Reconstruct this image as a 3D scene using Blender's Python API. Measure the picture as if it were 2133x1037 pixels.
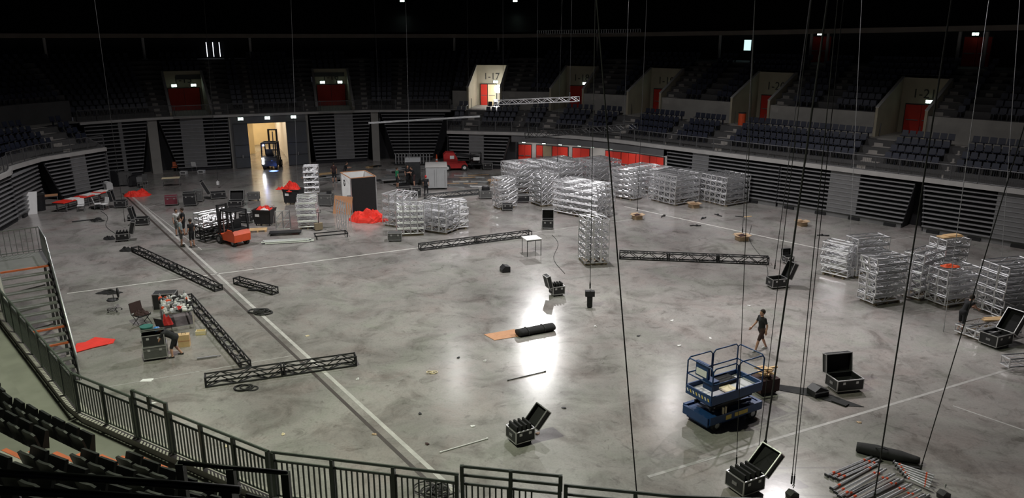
import bpy, bmesh, math, random
from mathutils import Vector, Matrix, noise
random.seed(7)
for o in list(bpy.data.objects): bpy.data.objects.remove(o)
S = bpy.context.scene; COL = S.collection
R = math.radians; PI = math.pi
# ------------------------------------------------------------------ camera
F = 1600.0; CX = 1066.5; CY = 518.5; CH = 12.5; TH = R(15.7)
cd = bpy.data.cameras.new('camera'); cam = bpy.data.objects.new('camera', cd); COL.objects.link(cam)
cam.location = (0, 0, CH); cam.rotation_euler = (PI/2-TH, 0, 0)
cd.sensor_width = 36; cd.lens = F/2133*36; cd.clip_end = 400; cd.clip_start = .05
S.camera = cam
S.view_settings.view_transform = 'Standard'; S.view_settings.look = 'None'
S.view_settings.gamma = 1; S.view_settings.use_curve_mapping = False
S.view_settings.exposure = 0.96
# ------------------------------------------------------------------ world: a closed dark hall
w = bpy.data.worlds.new('world'); S.world = w; w.use_nodes = True
w.node_tree.nodes['Background'].inputs[0].default_value = (.8, .85, 1, 1)
w.node_tree.nodes['Background'].inputs[1].default_value = .012
# ------------------------------------------------------------------ floodlights under the roof, plus added overhead fills
def flood(loc, aim, power, size=130, blend=.6, rad=.35, col=(1, .96, .92)):
    l = bpy.data.lights.new('flood_or_fill', 'SPOT'); l.energy = power; l.spot_size = R(size); l.spot_blend = blend
    l.shadow_soft_size = rad; l.color = col
    o = bpy.data.objects.new('flood_or_fill', l); COL.objects.link(o); o.location = loc
    o.rotation_euler = (Vector(aim)-Vector(loc)).to_track_quat('-Z', 'Y').to_euler()
    return o
FLOODS = [
    ((2.6, 69, 16.5), (2, 40, 0), 4000, 110, .7, .33, (1, .97, .96)),
    ((14.4, 63.5, 20), (6, 34, 0), 650, 110, .7, .12, (1, .95, .94)),
    ((-5.5, 70, 20), (-5, 44, 0), 450, 110, .7, .12, (1, .96, .94)),
    ((14.5, 36.5, 14), (7, 22, 0), 3000, 110, .8, .15, (1, .95, .94)),
    ((-22, 46, 22), (-20, 47, 0), 5200, 134, .9, .5, (1, .97, .97)),  # overhead fill added to brighten the left floor
    ((3, 44, 24), (1, 45, 0), 8800, 134, .8, .5, (1, .97, .97)),  # overhead fill added to even out the middle floor
    ((20, 38, 22), (18, 38, 0), 3200, 130, .9, .5, (1, .95, .94)),  # overhead fill added over the right floor
    ((-9, 20, 22), (-6, 24, 0), 6800, 124, .9, .5, (.93, 1, .74)),  # greenish fill added to tint and lift the near floor
]
for f in FLOODS: flood(*f)

# ------------------------------------------------------------------ picture <-> place
FWD = Vector((0, math.cos(TH), -math.sin(TH))); UP = Vector((0, math.sin(TH), math.cos(TH)))
def ray(px, py): return FWD + Vector((1, 0, 0))*((px-CX)/F) - UP*((py-CY)/F)
def G(px, py, z=0.0):
    d = ray(px, py); t = (z-CH)/d.z; return Vector((d.x*t, d.y*t, z))
def PY(px, py, Y):
    d = ray(px, py); t = Y/d.y; return Vector((d.x*t, Y, CH+d.z*t))
def hgt(px, pyb, pyt): return PY(px, pyt, G(px, pyb).y).z
def proj(p):
    v = Vector(p)-Vector((0, 0, CH)); dp = v.dot(FWD)
    if dp <= .1: return (-9999, -9999, dp)
    return (CX+F*v.x/dp, CY-F*v.dot(UP)/dp, dp)
# ------------------------------------------------------------------ materials
def mat(name, col, rough=.6, metal=0.0, var=.25, scale=6.0, bump=0.0, emit=0.0, spec=.5, detail=3):
    m = bpy.data.materials.new(name); m.use_nodes = True; nt = m.node_tree; b = nt.nodes['Principled BSDF']
    c = (col[0], col[1], col[2], 1); b.inputs['Base Color'].default_value = c
    b.inputs['Roughness'].default_value = rough; b.inputs['Metallic'].default_value = metal
    b.inputs['Specular IOR Level'].default_value = spec
    if emit:
        b.inputs['Emission Color'].default_value = c; b.inputs['Emission Strength'].default_value = emit
    if var or bump:
        tc = nt.nodes.new('ShaderNodeTexCoord'); n = nt.nodes.new('ShaderNodeTexNoise')
        n.inputs['Scale'].default_value = scale; n.inputs['Detail'].default_value = detail
        nt.links.new(tc.outputs['Object'], n.inputs['Vector'])
        if var:
            mx = nt.nodes.new('ShaderNodeMix'); mx.data_type = 'RGBA'
            mx.inputs[6].default_value = tuple(v*(1-var) for v in col)+(1,)
            mx.inputs[7].default_value = tuple(min(1, v*(1+var)) for v in col)+(1,)
            nt.links.new(n.outputs['Fac'], mx.inputs[0]); nt.links.new(mx.outputs[2], b.inputs['Base Color'])
        if bump:
            bp = nt.nodes.new('ShaderNodeBump'); bp.inputs['Strength'].default_value = bump; bp.inputs['Distance'].default_value = .02
            nt.links.new(n.outputs['Fac'], bp.inputs['Height']); nt.links.new(bp.outputs[0], b.inputs['Normal'])
    return m
M = {}
def floor_mat():
    m = bpy.data.materials.new('polished_concrete'); m.use_nodes = True; nt = m.node_tree; b = nt.nodes['Principled BSDF']
    L = nt.links.new
    tc = nt.nodes.new('ShaderNodeTexCoord')
    def nz(scale, det, rough=.6, dist=0):
        n = nt.nodes.new('ShaderNodeTexNoise'); n.inputs['Scale'].default_value = scale; n.inputs['Detail'].default_value = det
        n.inputs['Roughness'].default_value = rough; n.inputs['Distortion'].default_value = dist
        L(tc.outputs['Object'], n.inputs['Vector']); return n
    def ramp(src, stops):
        r = nt.nodes.new('ShaderNodeValToRGB'); e = r.color_ramp.elements
        while len(e) < len(stops): e.new(.5)
        for k, (p, c) in enumerate(stops): e[k].position = p; e[k].color = c+(1,)
        L(src.outputs['Fac'], r.inputs[0]); return r
    def mult(a, bb, f=1.0):
        x = nt.nodes.new('ShaderNodeMix'); x.data_type = 'RGBA'; x.blend_type = 'MULTIPLY'; x.inputs[0].default_value = f
        L(a, x.inputs[6]); L(bb, x.inputs[7]); return x.outputs[2]
    n1 = nz(.16, 6, .62, .6); n2 = nz(.55, 8, .65, .9); n3 = nz(14, 4); n4 = nz(2.3, 6, .7, 1.5)
    a = ramp(n1, [(.3, (.22, .208, .207)), (.5, (.32, .305, .303)), (.72, (.42, .40, .395))])
    c2 = ramp(n2, [(.3, (.42, .40, .39)), (.5, (.9, .9, .9)), (.7, (1, 1, 1))])
    c3 = ramp(n3, [(.3, (.86, .86, .86)), (.6, (1, 1, 1))])
    c4 = ramp(n4, [(.3, (.72, .71, .7)), (.46, (1, 1, 1)), (.8, (1, .985, .97))])
    n5 = nz(.33, 5, .6, 1.2); c5 = ramp(n5, [(.30, (1.0, .93, .90)), (.5, (1, 1, .97)), (.68, (.93, .98, .90))])
    n6 = nz(.9, 7, .7, 2.2); c6 = ramp(n6, [(.33, (.55, .53, .52)), (.42, (1, 1, 1)), (.9, (1, 1, 1))])
    o = mult(a.outputs[0], c2.outputs[0], .8); o = mult(o, c3.outputs[0]); o = mult(o, c4.outputs[0], .85); o = mult(o, c5.outputs[0]); o = mult(o, c6.outputs[0], .7)
    L(o, b.inputs['Base Color'])
    rr = nt.nodes.new('ShaderNodeMapRange'); rr.inputs[3].default_value = .15; rr.inputs[4].default_value = .27
    L(n2.outputs['Fac'], rr.inputs[0]); L(rr.outputs[0], b.inputs['Roughness'])
    b.inputs['Specular IOR Level'].default_value = .5
    bp = nt.nodes.new('ShaderNodeBump'); bp.inputs['Strength'].default_value = .06; bp.inputs['Distance'].default_value = .05
    L(n2.outputs['Fac'], bp.inputs['Height']); L(bp.outputs[0], b.inputs['Normal'])
    return m
M['floor'] = floor_mat()
for a in [
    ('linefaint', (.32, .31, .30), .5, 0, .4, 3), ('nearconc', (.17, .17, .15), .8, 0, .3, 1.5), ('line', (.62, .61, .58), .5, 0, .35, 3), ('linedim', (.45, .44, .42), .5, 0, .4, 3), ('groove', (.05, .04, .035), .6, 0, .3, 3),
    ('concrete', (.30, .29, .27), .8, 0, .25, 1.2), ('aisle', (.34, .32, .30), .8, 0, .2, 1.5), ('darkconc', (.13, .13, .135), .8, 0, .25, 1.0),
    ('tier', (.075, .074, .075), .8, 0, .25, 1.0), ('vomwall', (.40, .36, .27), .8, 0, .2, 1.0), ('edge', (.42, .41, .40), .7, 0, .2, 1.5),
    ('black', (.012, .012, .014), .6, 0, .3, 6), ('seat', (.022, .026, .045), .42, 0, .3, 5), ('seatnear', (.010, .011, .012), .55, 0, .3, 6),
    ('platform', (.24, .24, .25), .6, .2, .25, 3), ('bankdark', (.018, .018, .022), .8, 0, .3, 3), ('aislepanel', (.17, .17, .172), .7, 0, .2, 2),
    ('reddoor', (.62, .035, .02), .5, 0, .15, 2), ('greydoor', (.085, .09, .10), .6, .1, .2, 1.5), ('rail', (.10, .115, .105), .4, .4, .3, 5), ('railblk', (.014, .018, .016), .4, .3, .3, 5),
    ('farrail', (.12, .12, .125), .5, .4, .2, 3), ('alu', (.80, .80, .82), .36, .9, .1, 4), ('aludull', (.55, .56, .57), .42, .85, .2, 4),
    ('trussblk', (.018, .018, .019), .5, .3, .3, 6), ('orange', (.75, .10, .03), .45, 0, .15, 4), ('orangestep', (.55, .13, .05), .6, 0, .3, 5),
    ('rubber', (.02, .02, .02), .8, 0, .3, 8), ('steel', (.35, .35, .36), .4, .8, .2, 5), ('darksteel', (.05, .052, .055), .5, .5, .3, 5),
    ('case', (.02, .02, .022), .5, 0, .35, 6), ('casegrey', (.10, .10, .10), .55, 0, .3, 6), ('caseedge', (.6, .6, .6), .35, .85, .2, 6), ('foam', (.014, .014, .015), .95, 0, .3, 20, .3),
    ('maroon', (.16, .03, .045), .5, 0, .25, 5), ('redcloth', (.80, .03, .015), .7, 0, .2, 3), ('whitecloth', (.8, .78, .76), .7, 0, .1, 3), ('blackcloth', (.013, .013, .014), .9, 0, .3, 9, .3),
    ('blue', (.012, .05, .16), .42, .1, .25, 4), ('grey', (.42, .43, .44), .55, .1, .15, 2), ('white', (.8, .8, .8), .5, 0, .08, 4), ('cream', (.72, .62, .42), .7, 0, .15, 3),
    ('wood', (.62, .42, .22), .7, 0, .25, 5), ('ply', (.50, .25, .13), .7, 0, .2, 4), ('cardboard', (.48, .34, .22), .8, 0, .2, 4), ('yellow', (.75, .55, .12), .6, 0, .15, 5),
    ('skin', (.48, .26, .18), .6, 0, .1, 8), ('hair', (.03, .02, .015), .8, 0, .3, 20), ('tblack', (.015, .015, .018), .9, 0, .2, 9), ('tgrey', (.30, .36, .38), .9, 0, .15, 9),
    ('twhite', (.6, .6, .6), .9, 0, .1, 9), ('tgreen', (.02, .22, .10), .9, 0, .15, 9), ('tdark', (.05, .025, .025), .9, 0, .2, 9), ('shoe', (.03, .03, .032), .7, 0, .2, 9), ('shoew', (.6, .6, .62), .7, 0, .1, 9),
    ('helmet', (.03, .22, .62), .35, 0, .05, 4), ('text', (.05, .05, .045), .8, 0, 0, 1), ('corr', (.75, .60, .36), .8, 0, .12, 1), ('corrw', (.75, .72, .72), .6, 0, .05, 1),
    ('glasspane', (.5, .55, .6), .15, .2, .1, 4), ('chrome', (.75, .75, .76), .15, .95, .05, 6), ('green', (.02, .14, .12), .7, 0, .2, 5), ('redcase', (.55, .03, .03), .6, 0, .2, 5), ('ringband', (.20, .17, .145), .8, 0, .25, .8), ('tan', (.25, .2, .13), .8, 0, .2, 5),
]: M[a[0]] = mat(*a)
M['exit'] = mat('exit', (.75, 1, .88), .5, 0, 0, 1, 0, 3.2)
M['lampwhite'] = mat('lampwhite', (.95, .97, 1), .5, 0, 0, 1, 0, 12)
M['screen'] = mat('screen', (.55, .8, .8), .5, 0, .3, 2, 0, .7)
M['blueled'] = mat('blueled', (.15, .3, 1), .5, 0, 0, 1, 0, 25)
M['striplite'] = mat('striplite', (.85, .9, 1), .5, 0, 0, 1, 0, 1.2)
# ------------------------------------------------------------------ mesh builder
class MB:
    def __init__(s): s.v = []; s.f = []
    def add(s, vs, fs):
        n = len(s.v); s.v += [tuple(x) for x in vs]; s.f += [tuple(i+n for i in f) for f in fs]; return s
    def hexa(s, p): return s.add(p, [(3, 2, 1, 0), (4, 5, 6, 7), (0, 1, 5, 4), (1, 2, 6, 5), (2, 3, 7, 6), (3, 0, 4, 7)])
    def box(s, c, d, rz=0, ry=0, rx=0):
        h = [x/2 for x in d]; m = None
        if rz or ry or rx:
            m = Matrix.Rotation(rz, 3, 'Z') @ Matrix.Rotation(ry, 3, 'Y') @ Matrix.Rotation(rx, 3, 'X')
        p = []
        for z in (-1, 1):
            for x, y in ((-1, -1), (1, -1), (1, 1), (-1, 1)):
                q = Vector((x*h[0], y*h[1], z*h[2]))
                if m: q = m @ q
                p.append(q+Vector(c))
        return s.hexa(p)
    def bx(s, x0, x1, y0, y1, z0, z1): return s.box(((x0+x1)/2, (y0+y1)/2, (z0+z1)/2), (abs(x1-x0), abs(y1-y0), abs(z1-z0)))
    def bar(s, a, b, w=.05, h=None):
        a = Vector(a); b = Vector(b); h = h or w; d = (b-a).normalized()
        u = d.cross(Vector((0, 0, 1)))
        u = Vector((1, 0, 0)) if u.length < 1e-4 else u.normalized()
        v = u.cross(d).normalized(); u = u*w/2; v = v*h/2
        return s.hexa([a-u-v, a+u-v, a+u+v, a-u+v, b-u-v, b+u-v, b+u+v, b-u+v])
    def tube(s, a, b, r, n=8, r2=None, cap=True):
        a = Vector(a); b = Vector(b); r2 = r if r2 is None else r2; d = (b-a)
        if d.length < 1e-6: return s
        d = d.normalized(); u = d.cross(Vector((0, 0, 1)))
        u = Vector((1, 0, 0)) if u.length < 1e-4 else u.normalized()
        v = u.cross(d); vs = []
        for (c, rr) in ((a, r), (b, r2)):
            for k in range(n):
                t = 2*PI*k/n; vs.append(c+u*math.cos(t)*rr+v*math.sin(t)*rr)
        fs = [(k, (k+1) % n, n+(k+1) % n, n+k) for k in range(n)]
        if cap: fs += [tuple(range(n-1, -1, -1)), tuple(range(n, 2*n))]
        return s.add(vs, fs)
    def path(s, pts, r, n=6, closed=False):
        pts = [Vector(p) for p in pts]; m = len(pts); vs = []
        for i, p in enumerate(pts):
            a = pts[(i-1) % m] if (closed or i) else p; b = pts[(i+1) % m] if (closed or i < m-1) else p
            d = (b-a); d = d.normalized() if d.length > 1e-6 else Vector((1, 0, 0))
            u = d.cross(Vector((0, 0, 1))); u = Vector((1, 0, 0)) if u.length < 1e-3 else u.normalized()
            v = u.cross(d)
            for k in range(n):
                t = 2*PI*k/n; vs.append(p+u*math.cos(t)*r+v*math.sin(t)*r)
        fs = []
        for i in range(m if closed else m-1):
            j = (i+1) % m
            for k in range(n): fs.append((i*n+k, i*n+(k+1) % n, j*n+(k+1) % n, j*n+k))
        if not closed: fs += [tuple(range(n-1, -1, -1)), tuple(range((m-1)*n, m*n))]
        return s.add(vs, fs)
    def prism(s, poly, z0, z1):
        n = len(poly)
        vs = [(x, y, z0) for x, y in poly]+[(x, y, z1) for x, y in poly]
        return s.add(vs, [tuple(range(n-1, -1, -1)), tuple(range(n, 2*n))]+[(k, (k+1) % n, n+(k+1) % n, n+k) for k in range(n)])
    def prism_y(s, poly, y0, y1):   # polygon in x,z
        n = len(poly)
        vs = [(x, y0, z) for x, z in poly]+[(x, y1, z) for x, z in poly]
        return s.add(vs, [tuple(range(n)), tuple(range(2*n-1, n-1, -1))]+[(k, n+k, n+(k+1) % n, (k+1) % n) for k in range(n)])
    def ball(s, c, r, n=8, m=6, sc=(1, 1, 1)):
        c = Vector(c); vs = [c+Vector((0, 0, -r*sc[2]))]
        for i in range(1, m):
            t = PI*i/m
            for k in range(n):
                a = 2*PI*k/n; vs.append(c+Vector((math.sin(t)*math.cos(a)*r*sc[0], math.sin(t)*math.sin(a)*r*sc[1], -math.cos(t)*r*sc[2])))
        vs.append(c+Vector((0, 0, r*sc[2]))); fs = []
        for k in range(n): fs.append((0, 1+(k+1) % n, 1+k)); fs.append((len(vs)-1, 1+(m-2)*n+k, 1+(m-2)*n+(k+1) % n))
        for i in range(m-2):
            for k in range(n): fs.append((1+i*n+k, 1+i*n+(k+1) % n, 1+(i+1)*n+(k+1) % n, 1+(i+1)*n+k))
        return s.add(vs, fs)
    def mesh(s, name, m=None, smooth=False):
        me = bpy.data.meshes.new(name); me.from_pydata(s.v, [], s.f); me.update()
        if m: me.materials.append(M[m] if isinstance(m, str) else m)
        if smooth: me.polygons.foreach_set('use_smooth', [True]*len(me.polygons))
        return me
    def build(s, name, m, parent=None, smooth=False, loc=None, rz=0):
        return put(name, s.mesh(name, m, smooth), parent, loc, rz)
def put(name, me, parent=None, loc=None, rz=0, rot=None):
    o = bpy.data.objects.new(name, me); COL.objects.link(o)
    if parent: o.parent = parent
    if loc is not None: o.location = loc
    if rot: o.rotation_euler = rot
    elif rz: o.rotation_euler = (0, 0, rz)
    return o
def tag(o, label=None, cat=None, group=None, kind=None):
    if label: o['label'] = label
    if cat: o['category'] = cat
    if group: o['group'] = group
    if kind: o['kind'] = kind
    return o
def thing(name, label, cat, loc=(0, 0, 0), rz=0, group=None):
    o = bpy.data.objects.new(name, None); COL.objects.link(o); o.empty_display_size = .2
    o.location = loc; o.rotation_euler = (0, 0, rz); return tag(o, label, cat, group)
def copy_tree(o, parent=None):
    c = o.copy(); COL.objects.link(c); c.parent = parent
    for ch in list(o.children): copy_tree(ch, c)
    return c
# ------------------------------------------------------------------ plan curves of the bowl
class Path:
    def __init__(s, pts, side=1):
        s.p = [Vector((x, y)) for x, y in pts]; s.side = side; s.l = [0]
        for a, b in zip(s.p, s.p[1:]): s.l.append(s.l[-1]+(b-a).length)
        s.len = s.l[-1]; sn = []
        for a, b in zip(s.p, s.p[1:]):
            t = (b-a).normalized(); sn.append(Vector((-t.y, t.x))*side)
        s.n = [sn[0]]+[(sn[i]+sn[i+1]).normalized() for i in range(len(sn)-1)]+[sn[-1]]
    def at(s, t, off=0):
        t = min(max(t, 0), s.len-1e-6); i = 0
        while s.l[i+1] < t: i += 1
        k = (t-s.l[i])/(s.l[i+1]-s.l[i])
        n = (s.n[i].lerp(s.n[i+1], k)).normalized()
        return s.p[i].lerp(s.p[i+1], k)+n*off, n
    def P(s, t, off, z):
        q, n = s.at(t, off); return Vector((q.x, q.y, z))
    def find(s, px, off, z, a=0, b=None):
        b = s.len if b is None else b; best = (1e9, 0)
        for k in range(801):
            t = a+(b-a)*k/800; q = proj(s.P(t, off, z)); d = abs(q[0]-px)
            if d < best[0]: best = (d, t)
        return best[1]
    def samp(s, a, b, step=1.0):
        n = max(1, int(math.ceil((b-a)/step))); return [a+(b-a)*k/n for k in range(n+1)]
C = Path([(-36, 30), (-37.5, 40), (-38.8, 49), (-39.6, 54), (-39.9, 58.5), (-39, 63), (-37, 66.6), (-32.3, 70.6), (-25.6, 73.3), (-19.9, 75.6), (-14.2, 77.5), (-6.5, 77.9),
          (-2, 77.2), (3.2, 76), (8.5, 73), (12.5, 70), (15.9, 66.6), (33.6, 47.9), (45, 36), (52, 28)])
EL = Path([(-30, 33), (-32, 43), (-34.1, 51.7), (-35.1, 53.2), (-35.3, 57.3), (-33.2, 62.6)])
ER = Path([(-6.2, 73.7), (-2.8, 73), (1.5, 72.2), (6, 69.8), (9.4, 67.2), (12.7, 63.6), (30.4, 44.9), (42, 33), (48, 26)])
N = Path([(-20.5, 29), (-16.4, 23.3), (-10.6, 17.0), (-4.75, 13.4), (-1.0, 12.6), (2.84, 11.9), (7.5, 11.6)], -1)
ZE, ZS = 5.06, 3.45
def strip(mb, path, a, b, o0, z0, o1, z1, step=1.0):
    ts = path.samp(a, b, step); vs = []
    for t in ts: vs += [path.P(t, o0, z0), path.P(t, o1, z1)]
    mb.add(vs, [(2*i, 2*i+2, 2*i+3, 2*i+1) for i in range(len(ts)-1)])
# ================================================================== THE SETTING
mb = MB(); mb.box((0, 45, -.1), (150, 130, .2))
tag(mb.build('floor', 'floor'), 'polished grey concrete arena floor', 'floor', kind='structure')
TRN = [0]
def trim(mb, m, label='painted line on the arena floor'):
    TRN[0] += 1; return tag(mb.build('trim_%d' % TRN[0], m), label, 'floor line', kind='structure')
def fline(p1, p2, w, m, dz=.004, label='painted line on the arena floor', off=0):
    a = G(*p1); b = G(*p2); d = (b-a).normalized(); n = Vector((-d.y, d.x, 0)); a = a+n*off; b = b+n*off; u = n*w/2
    mb = MB(); q = [a-u, b-u, b+u, a+u]
    mb.hexa([v-Vector((0, 0, .003)) for v in q]+[v+Vector((0, 0, dz)) for v in q]); return trim(mb, m, label)
fline((262, 402), (975, 1062), .15, 'linedim', .004, 'pale line beside the long cable duct', .17)
fline((262, 402), (975, 1062), .13, 'groove', .005, 'dark cable duct cover running diagonally across the floor', -.22)
fline((140, 611), (872, 516), .09, 'line', .004, 'thin white line crossing the floor at mid left')
fline((872, 516), (1330, 455), .06, 'linedim')
fline((305, 432), (372, 416), .06, 'linedim'); fline((300, 428), (420, 520), .05, 'linedim')
fline((1300, 430), (1722, 521), .12, 'line', .004, 'white line in front of the truss piles')
fline((1722, 521), (1905, 492), .06, 'linedim')
fline((1350, 993), (2180, 746), .12, 'linefaint', .004, 'broad pale line across the floor at lower right')
fline((1985, 845), (2180, 912), .08, 'linefaint')
fline((200, 810), (612, 740), .06, 'linefaint', .004, 'thin line under the crossed black trusses')
# ---- tiers: treads and risers following the bowl
ROWD, ROWR = .85, .43
vom_px = [('1-15', 385, 'e'), ('1-16', 692, 'e'), ('1-17', 1025, 's'), ('1-18', 1212, 's'), ('1-19', 1387, 's'), ('1-20', 1612, 's'), ('1-21', 1918, 's')]
VOMS = []
for tx, px, k in vom_px:
    if k == 'e': s = C.find(px, 7.0, 6.2); VOMS.append((tx, s, 1.7, k))
    else: s = C.find(px, 5.2, 6.2); VOMS.append((tx, s, 1.6, k))
sE0 = C.l[6]-.3; sE1 = C.l[11]+.4          # the end tier lies between these
def in_vom(s, pad=0):
    return any(abs(s-v[1]) < v[2]+pad for v in VOMS)
def gaps(a, b, cut):
    out = []; cur = a
    for c0, c1 in sorted(cut):
        if c1 < a or c0 > b: continue
        if c0 > cur: out.append((cur, c0))
        cur = max(cur, c1)
    if cur < b: out.append((cur, b))
    return out
vcut = [(v[1]-v[2], v[1]+v[2]) for v in VOMS]
def rows(path, a, b, o0, z0, n, cutdepth, cut, name, label, first=True):
    mb = MB()
    for k in range(n):
        o = o0+ROWD*k; z = z0+ROWR*k; cu = cut if o < cutdepth-.4 else []
        for x, y in gaps(a, b, cu):
            strip(mb, path, x, y, o, z, o+ROWD, z)
            if k or first: strip(mb, path, x, y, o, z-ROWR, o, z)
    return tag(mb.build(name, 'tier'), label, 'stand', kind='structure')
NE, NS = 11, 8
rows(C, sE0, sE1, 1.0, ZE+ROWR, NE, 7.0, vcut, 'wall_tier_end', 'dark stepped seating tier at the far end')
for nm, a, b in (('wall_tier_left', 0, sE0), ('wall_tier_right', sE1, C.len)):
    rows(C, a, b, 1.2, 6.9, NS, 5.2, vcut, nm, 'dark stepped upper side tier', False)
mb = MB()                                    # concourse floors and the low wall of the side stands
strip(mb, C, sE0, sE1, -.02, ZE, 1.02, ZE)
tag(mb.build('floor_gangway_end', 'concrete'), 'front gangway of the far end tier', 'gangway', kind='structure')
for nm, a, b in (('left', 0, sE0), ('right', sE1, C.len)):
    mb = MB(); strip(mb, C, a, b, -.5, 5.15, 1.22, 5.15)
    tag(mb.build('floor_gangway_'+nm, 'concrete'), 'gangway behind the lower side rows', 'gangway', kind='structure')
    mb = MB()
    for x, y in gaps(a, b, vcut): strip(mb, C, x, y, 1.2, 5.15, 1.2, 6.9)
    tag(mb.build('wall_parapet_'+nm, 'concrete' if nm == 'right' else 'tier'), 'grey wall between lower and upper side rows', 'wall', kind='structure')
for nm, E in (('left', EL), ('right', ER)):
    rows(E, 0, E.len, 1.0, ZS+ROWR, 4, 0, [], 'wall_lower_tier_'+nm, 'lower rows of the side stand')
    mb = MB(); strip(mb, E, 0, E.len, -.02, ZS, 1.02, ZS)
    tag(mb.build('floor_front_walk_'+nm, 'concrete'), 'front walk of the side stand', 'gangway', kind='structure')
# end closures of the lower side rows
for nm, E, t in (('left', EL, EL.len), ('right', ER, 0)):
    a = E.P(t, -.02, 0); b = E.P(t, 4.5, 0); mb = MB()
    mb.hexa([a, b, b+Vector((0, .12, 0)), a+Vector((0, .12, 0)), a+Vector((0, 0, ZS)), b+Vector((0, 0, 5.3)), b+Vector((0, .12, 5.3)), a+Vector((0, .12, ZS))])
    tag(mb.build('wall_return_'+nm, 'darkconc'), 'end wall of the lower side rows', 'wall', kind='structure')
# fascia bands along the tier edges
def band(path, a, b, z0, z1, o0, o1, name, m, label):
    mb = MB(); ts = path.samp(a, b, 1.0)
    for t0, t1 in zip(ts, ts[1:]):
        A, B, c, D = path.P(t0, o0, z0), path.P(t1, o0, z0), path.P(t1, o1, z0), path.P(t0, o1, z0); h = Vector((0, 0, z1-z0))
        mb.hexa([A, B, c, D, A+h, B+h, c+h, D+h])
    return tag(mb.build(name, m), label, 'fascia', kind='structure')
band(C, sE0, sE1, ZE-.16, ZE+.06, -.12, .15, 'trim_edge_end', 'edge', 'pale front edge of the end tier')
band(EL, 0, EL.len, ZS-.2, ZS+.08, -.14, .15, 'trim_edge_left', 'edge', 'pale front edge of the left tier')
band(ER, 0, ER.len, ZS-.2, ZS+.08, -.14, .15, 'trim_edge_right', 'edge', 'pale front edge of the right tier')
sD0 = ER.find(1066, 0, ZS); sD1 = ER.find(1384, 0, ZS)
# walls behind the retracted seating
sdoorL = C.find(519, 0, 2); sdoorR = C.find(597, 0, 2)
sb0, sb1 = C.find(484, 0, 3), C.find(640, 0, 3)
def vwall(path, a, b, off, z0, z1, name, m, label, th=.2):
    return band(path, a, b, z0, z1, off, off+th, name, m, label)
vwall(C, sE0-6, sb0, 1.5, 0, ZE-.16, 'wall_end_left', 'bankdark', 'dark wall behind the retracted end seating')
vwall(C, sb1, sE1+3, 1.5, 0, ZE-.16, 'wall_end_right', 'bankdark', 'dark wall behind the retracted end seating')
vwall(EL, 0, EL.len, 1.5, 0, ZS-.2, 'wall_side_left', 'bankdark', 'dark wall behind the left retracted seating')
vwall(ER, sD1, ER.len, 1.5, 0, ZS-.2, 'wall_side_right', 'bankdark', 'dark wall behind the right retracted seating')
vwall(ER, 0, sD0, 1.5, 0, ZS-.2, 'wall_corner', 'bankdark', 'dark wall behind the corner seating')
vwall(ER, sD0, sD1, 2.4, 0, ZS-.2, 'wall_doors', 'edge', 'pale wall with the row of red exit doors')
mb = MB(); strip(mb, ER, sD0, sD1, -.02, 2.62, 2.45, 2.62)
strip(mb, ER, sD0, sD1, -.02, 2.62, -.02, ZS-.2)
tag(mb.build('ceiling_soffit', 'darkconc'), 'dark soffit over the red exit doors', 'soffit', kind='structure')
for k in range(5):                           # fill lights added under the soffit to brighten the door wall
    t = sD0+(sD1-sD0)*(k+.5)/5; p, rz = on_path(ER, t, 1.0, 2.6) if False else (ER.P(t, .9, 2.6), 0)
    l = bpy.data.lights.new('soffit_fill', 'AREA'); l.energy = 16; l.size = .35; l.color = (1, .95, .9); o = bpy.data.objects.new('soffit_fill', l); COL.objects.link(o); o.location = p
# end wall with the big gate, and the lit corridor behind it
vwall(C, sb0, sdoorL, .02, 0, ZE-.16, 'wall_gate_left', 'darkconc', 'dark end wall left of the open gate', .3)
vwall(C, sdoorR, sb1, .02, 0, ZE-.16, 'wall_gate_right', 'darkconc', 'dark end wall right of the open gate', .3)
zd = PY(557, 256, C.P((sdoorL+sdoorR)/2, 0, 0).y).z
vwall(C, sdoorL, sdoorR, .02, zd, ZE-.16, 'wall_gate_lintel', 'darkconc', 'dark lintel over the open gate', .3)
for nm, a, b in (('left', C.find(489, 0, 2), sdoorL), ('right', sdoorR, C.find(638, 0, 2))):
    A = C.P(a, -.08, 0); B = C.P(b, -.08, 0); d = (B-A); L = d.length; rz = math.atan2(d.y, d.x)
    r = tag(thing('gate_leaf', 'tall dark grey sliding gate leaf %s of the lit opening' % nm, 'gate', A, rz, 'gate leaves'))
    MB().bx(0, L, -.1, .02, .05, 4.3).build('leaf', 'greydoor', r)
    for z in (1.05, 2.2, 4.2): MB().bx(0, L, -.13, -.09, z, z+.05).build('rib', 'darksteel', r)
    MB().bx(L*.5-.05, L*.5+.05, -.2, -.12, 1.0, 1.3).build('handle', 'steel', r)
A = C.P(sdoorL, .3, 0); B = C.P(sdoorR, .3, 0); d = (B-A).normalized(); n = Vector((-d.y, d.x, 0))
cz = zd+.3; LW = (B-A).length
def corr_wall(p, q, name, m, label, z1=cz):
    dd = (q-p).normalized(); nn = Vector((-dd.y, dd.x, 0))*.15; h = Vector((0, 0, z1)); mb = MB()
    mb.hexa([p, q, q+nn, p+nn, p+h, q+h, q+nn+h, p+nn+h]); return tag(mb.build(name, m), label, 'wall', kind='structure')
corr_wall(A-d*.6, A-d*.6+n*16, 'wall_corridor_left', 'corr', 'warm yellow corridor wall beyond the gate')
corr_wall(B+d*.35+n*16, B+d*.35, 'wall_corridor_right', 'corrw', 'pale corridor wall beyond the gate')
corr_wall(A-d*.6+n*16, B+d*.5+n*16, 'wall_corridor_back', 'corr', 'cream back wall of the corridor beyond the gate')
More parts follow.
